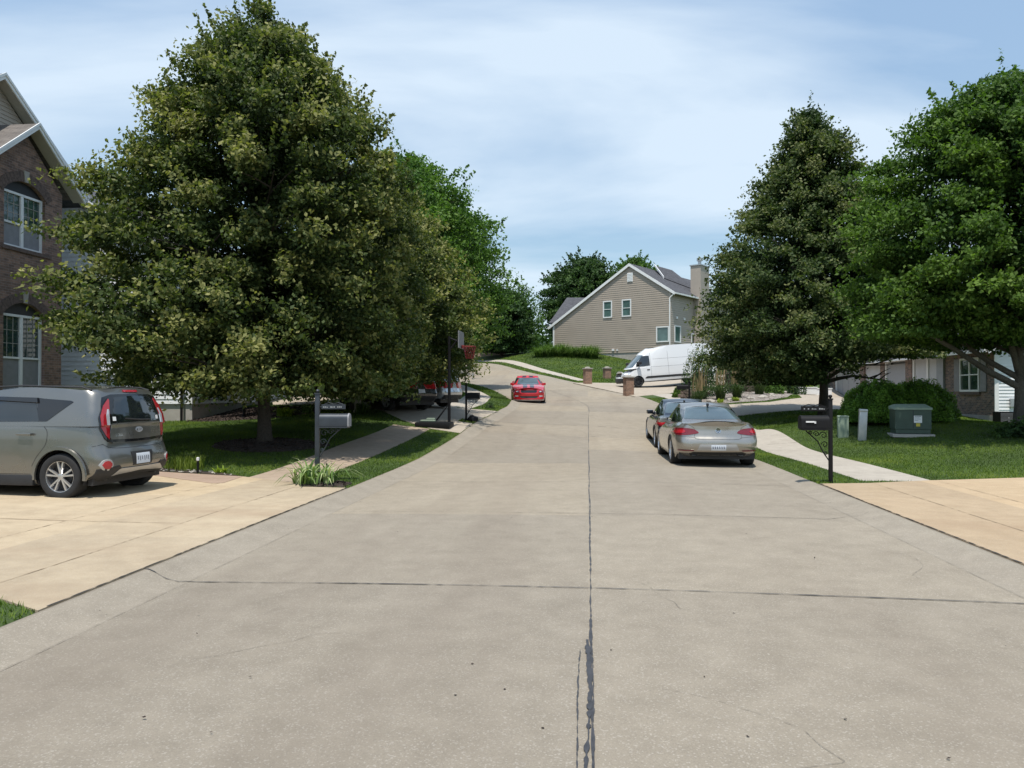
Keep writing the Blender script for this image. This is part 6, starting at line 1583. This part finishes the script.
# ------------------------------------------------------------------ street furniture
def scroll(cx, cz, r, turns=1.25, n=16, s=1, y=0):
    return [(cx+s*r*(1-i/n*.8)*math.cos(i/n*turns*2*math.pi), y, cz+r*(1-i/n*.8)*math.sin(i/n*turns*2*math.pi)) for i in range(n+1)]
def mailbox(label, x, y, ht, rz, mat, bz=1.03, plate=True, pale=None, post=.045, dz=0, writing=True, L1=.60):
    """post with a box held out along local +x, scroll bracket below and a name plate above"""
    root = empty('mailbox', (x, y, h(x, y)+.02+dz), rz); tag(root, label, 'mailbox', 'mailboxes along the kerb')
    m = MB(); m.box(-post, post, -post, post, -.1, ht-.05, None, .006); m.box(-post*1.25, post*1.25, -post*1.25, post*1.25, ht-.055, ht-.03); m.lathe([(.001, ht+.035), (.022, ht+.03), (.034, ht+.008), (.026, ht-.014), (.014, ht-.03)], 14); m.build('post', mat, root, True)
    L0 = post+.015; hw_, hb = .095, .13
    prof = [(-hw_, 0), (-hw_, hb)]+[(hw_*math.cos(a), hb+hw_*math.sin(a)) for a in np.linspace(math.pi, 0, 12)[1:-1]]+[(hw_, hb), (hw_, 0)]
    m = MB(); vs = [Vector((L, p[0], bz+p[1])) for L in (L0, L1) for p in prof]; n = len(prof)
    m.add(vs, [tuple(range(n)), tuple(range(2*n-1, n-1, -1))]+[(i, (i+1)%n, n+(i+1)%n, n+i) for i in range(n)])
    b = m.build('box', mat, root, True, 50)
    m = MB(); pf = [(p[0]*1.05, (p[1]-.0)*1.03-.003) for p in prof]; vs = [Vector((L, p[0], bz+p[1])) for L in (L1-.005, L1+.022) for p in pf]
    m.add(vs, [tuple(range(n)), tuple(range(2*n-1, n-1, -1))]+[(i, (i+1)%n, n+(i+1)%n, n+i) for i in range(n)]); m.build('door', pale or mat, b, True, 50)
    m = MB(); m.box(L0, L1+.0, -.11, .11, bz-.03, bz-.006, None, .004); m.build('shelf', mat, root)
    m = MB()
    m.tube([(post, 0, bz-.55), (.12, 0, bz-.42), (.22, 0, bz-.22), (.42, 0, bz-.04)], .011, 6)
    for c in ((.12, bz-.12, .07), (.24, bz-.10, .055), (.10, bz-.28, .06), (.34, bz-.075, .035), (.085, bz-.43, .035)): m.tube(scroll(c[0], c[1], c[2]), .008, 5)
    m.build('scroll_bracket', mat, root)
    if plate:
        z = bz+.30; m = MB(); m.box(.07, .50, -.008, .008, z, z+.085, None, .003); m.tube([(post, 0, z+.04), (.075, 0, z+.04)], .01, 6)
        m.tube([(.12, 0, z+.085), (.2, 0, z+.115), (.285, 0, z+.09), (.37, 0, z+.115), (.46, 0, z+.085)], .008, 5)
        p_ = m.build('name_plate', mat, root)
        if writing:
            m = MB(); q = random.Random(int(x*10)); xx = .10
            while xx < .46:
                wd = q.uniform(.015, .03); hh_ = q.choice((.014, .02, .024))
                if q.random() > .12:
                    for s in (1, -1): m.box(xx, xx+wd, s*.0085, s*.0105, z+.028, z+.028+hh_)
                xx += wd+.010
            m.build('plate_lettering', M_galv, p_)
    return root
# left near: box held toward the street (+x)
r_ = mailbox('tall blue-grey mailbox on a square post beside the left driveway', -4.78, 13.1, 1.62, math.radians(4), M_steel, 1.00, True, M_shut, .038, L1=.56)
r_ = mailbox('black mailbox with scroll bracket on the right verge, before the linden', 4.17, 13.62, 1.52, math.radians(180+3), M_black, .97, True, None, .03, L1=.50)
fl = MB(); fl.box(.28, .45, -.112, -.096, 1.075, 1.10); fl.box(.28, .31, -.112, -.096, 1.06, 1.10); fl.build('address_strip', M_white, r_); 
fl = MB(); fl.box(.28, .45, .096, .112, 1.075, 1.10); fl.box(.28, .31, .096, .112, 1.06, 1.10); fl.build('address_strip', M_white, r_)
mailbox('black mailbox on a small grass patch past the basketball hoop', -4.26, 26.45, 1.34, math.radians(2), M_black, .80, False, None, .035, L1=.46)
mailbox('small far mailbox left of the bend, before the red stop sign', -9.45, 58.2, 1.25, math.radians(0), M_black, .98, False)
mailbox('black mailbox ahead of the black sedan beside the rock bed', 5.1, 39.1, 1.25, math.radians(180), M_black, .85, False)
# basketball hoop
bx0, by0 = -4.42, 24.2
bs = empty('basketball_hoop', (bx0, by0, h(bx0, by0)+.06)); tag(bs, 'portable basketball hoop with black pole and base, red rim near the linden leaves', 'basketball hoop')
m = MB(); m.box(-1.08, .06, -.42, .42, .0, .19, None, .06); m.build('base', M_black, bs, True)
m = MB(); m.tube([(-.03,0,.10), (-.03,0,2.95)], .048, 12); m.build('pole', M_black, bs, True)
m = MB(); m.tube([(-.05,0,.75),(-.48,-.1,.20)], .016, 6); m.tube([(-.05,0,.75),(-.48,.1,.20)], .016, 6); m.tube([(-.03,0,2.5),(.34,0,2.95)], .03, 8); m.tube([(-.03,0,2.9),(.34,0,2.75)], .03, 8); m.build('brace', M_black, bs)
m = MB(); m.box(.34, .37, -.50, .50, 2.55, 3.10, None, .01); m.build('backboard', M_shut, bs)
m = MB(); m.tube([(.60+.225*math.cos(a), .225*math.sin(a), 2.62) for a in np.linspace(0, 6.283, 25)], .012, 6); m.box(.38, .46, -.06, .06, 2.56, 2.66); m.build('rim', simple('orange red rim', (.20,.025,.022), .5), bs)
m = MB()
for k in range(14):
    a = k*2*math.pi/14; b2 = a+math.pi/7
    m.tube([(.63+.22*math.cos(a), .22*math.sin(a), 2.61), (.63+.16*math.cos(b2), .16*math.sin(b2), 2.42), (.63+.12*math.cos(a), .12*math.sin(a), 2.22)], .004, 4)
    m.tube([(.63+.22*math.cos(a), .22*math.sin(a), 2.61), (.63+.16*math.cos(a-math.pi/7), .16*math.sin(a-math.pi/7), 2.42), (.63+.12*math.cos(a), .12*math.sin(a), 2.22)], .004, 4)
m.build('net', M_redd, bs)
m = MB(); m.box(-.25, .25, -.12, .12, 0, .06, None, .03); m.box(-.05, .22, -.1, .1, .05, .12, None, .02); o = m.build('sandbag', M_tgreen2, None, True); o.location = (bx0-.70, by0-.05, h(bx0, by0)+.06+.195); tag(o, 'crumpled grey green bag lying on the black hoop base', 'bag')
# dark stone ornament by the second mailbox
def rock(name, label, x, y, r, mat, seed, group=None, zs=.7, cat='rock'):
    bm = bmesh.new(); bmesh.ops.create_icosphere(bm, subdivisions=2, radius=r); q = random.Random(seed)
    for v in bm.verts: v.co *= 1+q.uniform(-.16, .16); v.co.z *= zs
    o = bm_obj(name, bm, mat, None, False); o.location = (x, y, h(x, y)+r*zs*.6); tag(o, label, cat, group); return o
rock('garden_rock', 'black rock beside the second left mailbox post', -4.03, 26.5, .19, M_black, 3, None, .9)
BL = ['pale boulder at the foot of the plumed grass nearest the black mailbox', 'second pale boulder from the black mailbox along the rock bed', 'pale boulder left of the first yellow perennial', 'pale boulder on the driveway edge left of the linden trunk', 'pale boulder just behind the small corner shrub', 'pale boulder below the narrow blue-green conifer', 'pale boulder between the conifer and the white planters', 'farthest pale boulder, near the yellow green garage shrub', 'pale boulder right of the third plumed grass', 'pale boulder between the two yellow perennials', 'pale boulder right of the second yellow perennial', 'pale boulder at the middle of the rock bed edge']
for i in range(12):
    q = random.Random(200+i); xx = [5.3,5.9,6.3,10.2,10.9,11.6,12.2,12.8,9.9,7.4,8.5,9.2][i]; yy = [39.6,39.5,39.9,43.6,44.9,46.3,48.3,50.5,42.3,40.4,40.9,41.4][i]
    rock('garden_rock', BL[i], xx, yy, q.uniform(.16, .30), M_stone, 210+i, 'pale boulders edging the rock bed', .6)
# garden ornament and flower pot under the second linden
gn = empty('garden_statue', (-8.15, 26.35, h(-8.15, 26.35))); tag(gn, 'small pale stone garden ornament under the second linden', 'garden ornament')
m = MB(); m.lathe([(.17,0),(.16,.10),(.11,.14),(.12,.30),(.15,.42),(.12,.55),(.07,.60),(.085,.68),(.075,.76),(.001,.80)], 14); m.build('figure', M_stone, gn, True, 60)
# stop sign
ss = empty('stop_sign', (-9.3, 61.2, h(-9.3, 61.2)), 0); tag(ss, 'red octagonal stop sign half hidden by leaves above the bend', 'stop sign')
m = MB(); m.tube([(0,0,0),(0,0,2.6)], .035, 8); m.build('post', M_galv, ss)
m = MB(); o_ = [(.40*math.cos(math.pi/8+k*math.pi/4), 2.85-.0+.40*math.sin(math.pi/8+k*math.pi/4)) for k in range(8)]; m.prism(o_, -.045, -.035); m.build('sign_face', simple('sign red', (.45,.02,.02), .4), ss)
m = MB(); m.prism([(p[0]*1.07, 2.85+(p[1]-2.85)*1.07) for p in o_], -.034, -.026); m.build('sign_border', M_white, ss)
cu = bpy.data.curves.new('word', 'FONT'); cu.body = 'STOP'; cu.size = .30; cu.align_x = 'CENTER'; cu.align_y = 'CENTER'; cu.extrude = .002
tob = bpy.data.objects.new('word', cu); COL.objects.link(tob); dg = bpy.context.evaluated_depsgraph_get(); me = bpy.data.meshes.new_from_object(tob.evaluated_get(dg)); bpy.data.objects.remove(tob)
me.materials.clear(); me.materials.append(M_white); o = link('sign_lettering', me, ss); o.location = (0, -.049, 2.85); o.rotation_euler = (math.pi/2, 0, 0)
# brick pillars at the van driveway
for (xx, yy, hh_, lb) in ((2.45, 46.5, 1.13, 'brick pillar with pale cap in front of the white van nose'), (-.02, 54.6, 1.15, 'brick pillar with pale cap on the far side of the van driveway'), (1.5, 60.2, .85, 'smaller brick pillar set back on the lawn behind the far pillar')):
    p_ = empty('brick_pillar', (xx, yy, h(xx, yy)-.05), math.radians(20)); tag(p_, lb, 'pillar', 'brick pillars at the van driveway')
    Mx = Matrix(((1,0,0,0),(0,0,-1,0),(0,1,0,0),(0,0,0,1)))
    m = MB(); m.box(-.25, .25, -.25, .25, 0, hh_); o = m.build('shaft', M_pillar, p_)
    me = o.data; me.transform(Matrix.Rotation(-math.pi/2, 4, 'X')); o.rotation_euler = (math.pi/2, 0, 0)
    m = MB(); m.box(-.31, .31, -.31, .31, hh_, hh_+.08, None, .015); m.lathe([(.22,hh_+.10),(.16,hh_+.16),(.001,hh_+.18)], 4); m.build('cap', M_stone, p_)
# retaining block walls in the garden
def blockwall(label, pts, hh_, seed):
    m = MB(); q = random.Random(seed)
    P = catmull(pts, 8); d = np.r_[0, np.cumsum(np.linalg.norm(np.diff(P, axis=0), axis=1))]
    c0 = P[0]; rows = int(hh_/.18)
    root = empty('retaining_wall', (c0[0], c0[1], 0)); tag(root, label, 'retaining wall', 'brown block retaining walls')
    for r in range(rows):
        s = (r % 2)*.2
        while s < d[-1]-.2:
            a = s+.2; x = np.interp(a, d, P[:,0]); y = np.interp(a, d, P[:,1]); x2 = np.interp(a+.05, d, P[:,0]); y2 = np.interp(a+.05, d, P[:,1])
            an = math.atan2(y2-y, x2-x); z = h(x, y)-.1+r*.18
            m.box(-.195, .195, -.14-q.uniform(0, .03), .14, 0, .172, Matrix.Translation((x-c0[0], y-c0[1], z)) @ Matrix.Rotation(an, 4, 'Z'), .012); s += .4
    m.build('blocks', M_block, root)
blockwall('lower brown block retaining wall among the shrubs beside the far driveway', [(9.2,46.4),(10.6,47.6),(12.0,48.6),(13.2,50.6)], .75, 1)
blockwall('upper brown block retaining wall, one step behind the lower', [(8.6,49.4),(10.6,50.6),(12.6,51.8),(14.6,54)], 1.5, 2)
blockwall('short brown block wall beside the black mailbox and rock bed', [(4.9,41.4),(5.6,42.0),(6.4,42.4)], .75, 3)
# two white garden benches / planters near garage
for i, (xx, yy) in enumerate([(13.1,47.3),(14.6,49.4)]):
    pt = empty('planter_box', (xx, yy, h(xx, yy)+.06)); tag(pt, 'white planter box by the grey garage doors, %s one' % ('nearer' if i == 0 else 'farther'), 'planter', 'white planter boxes')
    m = MB(); m.box(-.55, .55, -.25, .25, 0, .42, None, .03); m.build('box', M_white, pt); m = MB(); m.box(-.58, .58, -.28, .28, .40, .45, None, .01); m.build('rim', M_white, pt)
# transformer on pad
tr = empty('transformer_box', (9.0, 22.35, h(9.0, 22.35)+.03), math.radians(-9)); tr.scale = (.78, .78, .90); tag(tr, 'dark green utility transformer cabinet on a pad before the round bushes', 'utility box')
m = MB(); m.box(-.68, .68, -.55, .55, -.05, .05, None, .015); m.build('pad', M_found, tr)
m = MB(); m.box(-.56, .56, -.42, .42, .07, .20); m.box(-.585, .585, -.45, .45, .20, .80, None, .012); m.build('cabinet', M_tgreen, tr)
m = MB(); m.add([Vector(p) for p in ((-.61,-.48,.80),(.61,-.48,.80),(.61,.48,.80),(-.61,.48,.80),(-.61,-.48,.86),(.61,-.48,.86),(.50,.05,.97),(-.50,.05,.97),(.61,.48,.90),(-.61,.48,.90))], [(0,3,2,1),(0,1,5,4),(4,5,6,7),(7,6,8,9),(1,2,8,6,5),(3,0,4,7,9),(2,3,9,8)]); m.build('lid', M_tgreen2, tr)
m = MB(); m.box(-.01, .01, -.453, -.449, .22, .79); m.build('door_seam', M_plas, tr)
m = MB(); m.box(.02, .28, -.458, -.451, .40, .62); m.build('warning_label', M_white, tr)
m = MB(); m.box(.09, .22, -.458, -.451, .29, .385); m.build('yellow_label', simple('label yellow', (.60,.48,.06), .5), tr)
m = MB(); m.box(.045, .255, -.460, -.459, .59, .605); m.box(.045, .20, -.460, -.459, .55, .56); m.box(.045, .24, -.460, -.459, .51, .52); m.box(.045, .16, -.460, -.459, .47, .48); m.build('label_marks', M_mark, tr)
# utility pedestals
for (xx, yy, ww, hh_, mt, lb, ttl) in ((7.36, 22.9, .145, .66, M_tgreen2, 'short pale green utility pedestal left of the transformer', 0), (7.64, 22.2, .105, .92, M_galv, 'tall narrow grey utility pedestal between the green pedestal and the transformer', 3)):
    up_ = empty('utility_pedestal', (xx, yy, h(xx, yy)), math.radians(-12)); up_.rotation_euler = (0, math.radians(ttl), math.radians(-12)); tag(up_, lb, 'utility pedestal')
    m = MB(); m.box(-ww, ww, -ww, ww, 0, hh_*.94, None, .02); m.build('housing', mt, up_, True); m = MB(); m.box(-ww*1.06, ww*1.06, -ww*1.06, ww*1.06, hh_*.90, hh_, None, .03); m.build('cap', mt, up_, True)
# air conditioner at the right house
ac = empty('air_conditioner', (14.72, 28.6, h(14.72, 28.6)+.02)); ac.scale = (.72, .8, .85); tag(ac, 'dark air conditioner unit by the white siding wall, behind the maple trunk', 'air conditioner')
m = MB(); m.box(-.42, .42, -.38, .38, 0, .06); m.build('pad', M_found, ac)
m = MB(); m.box(-.37, .37, -.34, .34, .06, .58, None, .02); m.build('cabinet', M_black, ac)
m = MB(); 
for k in range(9): m.box(-.372, .372, -.345, -.338, .12+k*.048, .135+k*.048)
m.box(-.03, .03, -.35, -.344, .30, .36); m.build('grille', M_shut, ac)
# path light stake behind the hatchback
pl_ = empty('path_light', (-7.3, 13.65, h(-7.3, 13.65))); tag(pl_, 'small black and white marker stake at the lawn edge behind the hatchback', 'path light')
m = MB(); m.tube([(0,0,0),(0,0,.30)], .022, 8); m.build('stake', M_black, pl_); m = MB(); m.lathe([(.022,.30),(.028,.31),(.028,.36),(.001,.37)], 10); m.build('cap', M_white, pl_)
# low hedge fence on the far hill
fe = empty('brick_wall', (-11.2, 82.5, h(-11.2, 82.5))); tag(fe, 'low pinkish brick wall under the dark round tree at the bend', 'wall')
m = MB(); m.box(-2.2, 2.2, -.15, .15, -.3, 1.0); m.build('wall', simple('pink brick far', (.33,.24,.19), .9, var=.2), fe); m = MB(); m.box(-2.25, 2.25, -.19, .19, 1.0, 1.1); m.build('coping', M_stone, fe)
sh = empty('garden_shed', (-12.2, 87, h(-12.2, 87)), .2); tag(sh, 'small pale shed half seen below the dark tree crown at the bend', 'shed')
m = MB(); m.box(-1.6, 1.6, -1.2, 1.2, -.3, 2.0); m.build('wall', M_wsid, sh); m = MB(); m.prism([(-1.8,2.0),(1.8,2.0),(0,2.9)], -1.35, 1.35); m.build('roof', M_roof, sh)
m = MB(); m.box(-.4,.4,-1.23,-1.2,0,1.8); m.build('door', M_gdoor, sh)

# ------------------------------------------------------------------ grass
def hard(X, Y):
    m = road_dist(X, Y) < 3.90
    for P in POLYS:
        b = (X > P[:,0].min()) & (X < P[:,0].max()) & (Y > P[:,1].min()) & (Y < P[:,1].max())
        if b.any(): m[b] |= inpoly(X[b], Y[b], P)
    m |= (X < -16.7) & (Y < 26) & (Y > 9); m |= (X > 16.9) & (Y > 33.6) & (Y < 56)
    m |= (X < hx) & (X > hx-12.5) & (Y > hy) & (Y < hy+9.5)
    return m
def grass(name, label, x0, x1, y0, y1, n, ht, w, seed):
    rng = np.random.default_rng(seed); X = rng.uniform(x0, x1, n); Y = rng.uniform(y0, y1, n)
    k = ~hard(X, Y); X, Y = X[k], Y[k]; n = len(X)
    Z = H(X, Y)+LAWN-.005
    P = np.stack([X, Y, Z], -1)
    patch = .5+.30*np.sin(X*1.3+np.sin(Y*.9)*1.5)*np.sin(Y*1.1+1)+.12*np.sin(X*.9*3.1)*np.sin(Y*2.7)
    o = blades(name, P, ht*rng.uniform(.6, 1.15, n)*(.85+.3*patch), w, M_grass, None, rng, .9, .35, 1, np.clip(patch*.9+rng.normal(0, .17, n), 0, 1))
    tag(o, label, 'grass', kind='stuff'); return o
grass('grass', 'mown grass of the left lawn and verge around the big linden', -16.5, -3.88, 12.1, 24.5, 210000, .055, .011, 1)
grass('grass', 'mown grass of the right lawn around the transformer and mailbox', 3.88, 16.5, 13.3, 27, 230000, .055, .011, 2)
grass('grass', 'mown grass farther along the left side', -15, -3.88, 24.5, 48, 110000, .075, .022, 3)
grass('grass', 'mown grass farther along the right side', 3.3, 16.8, 27, 44, 120000, .075, .022, 4)
grass('grass', 'mown grass on the slope before the tan house', -16, 12, 46, 76, 150000, .10, .045, 5)
grass('grass', 'grass edge at the near corner of the left driveway', -7.5, -3.93, 3.2, 5.7, 12000, .06, .012, 6)
grass('grass', 'mown grass beside the near edge of the right driveway', 3.93, 8.5, 1.5, 5.2, 22000, .055, .012, 7)
# fallen leaf litter on the road and driveways
n = 130; X = RN.uniform(-3.8, 3.8, n); Y = 2.2+RN.random(n)**1.6*22
lit = leaves('leaf_litter', np.stack([X, Y, H(X, Y)+.034], -1)-np.array([0, 0, 0.0]), .020, M_mulch, None, RN, np.full(n, .5), droop=0, up=4); tag(lit, 'tiny scattered bits of leaf litter on the road', 'leaf litter', kind='stuff')
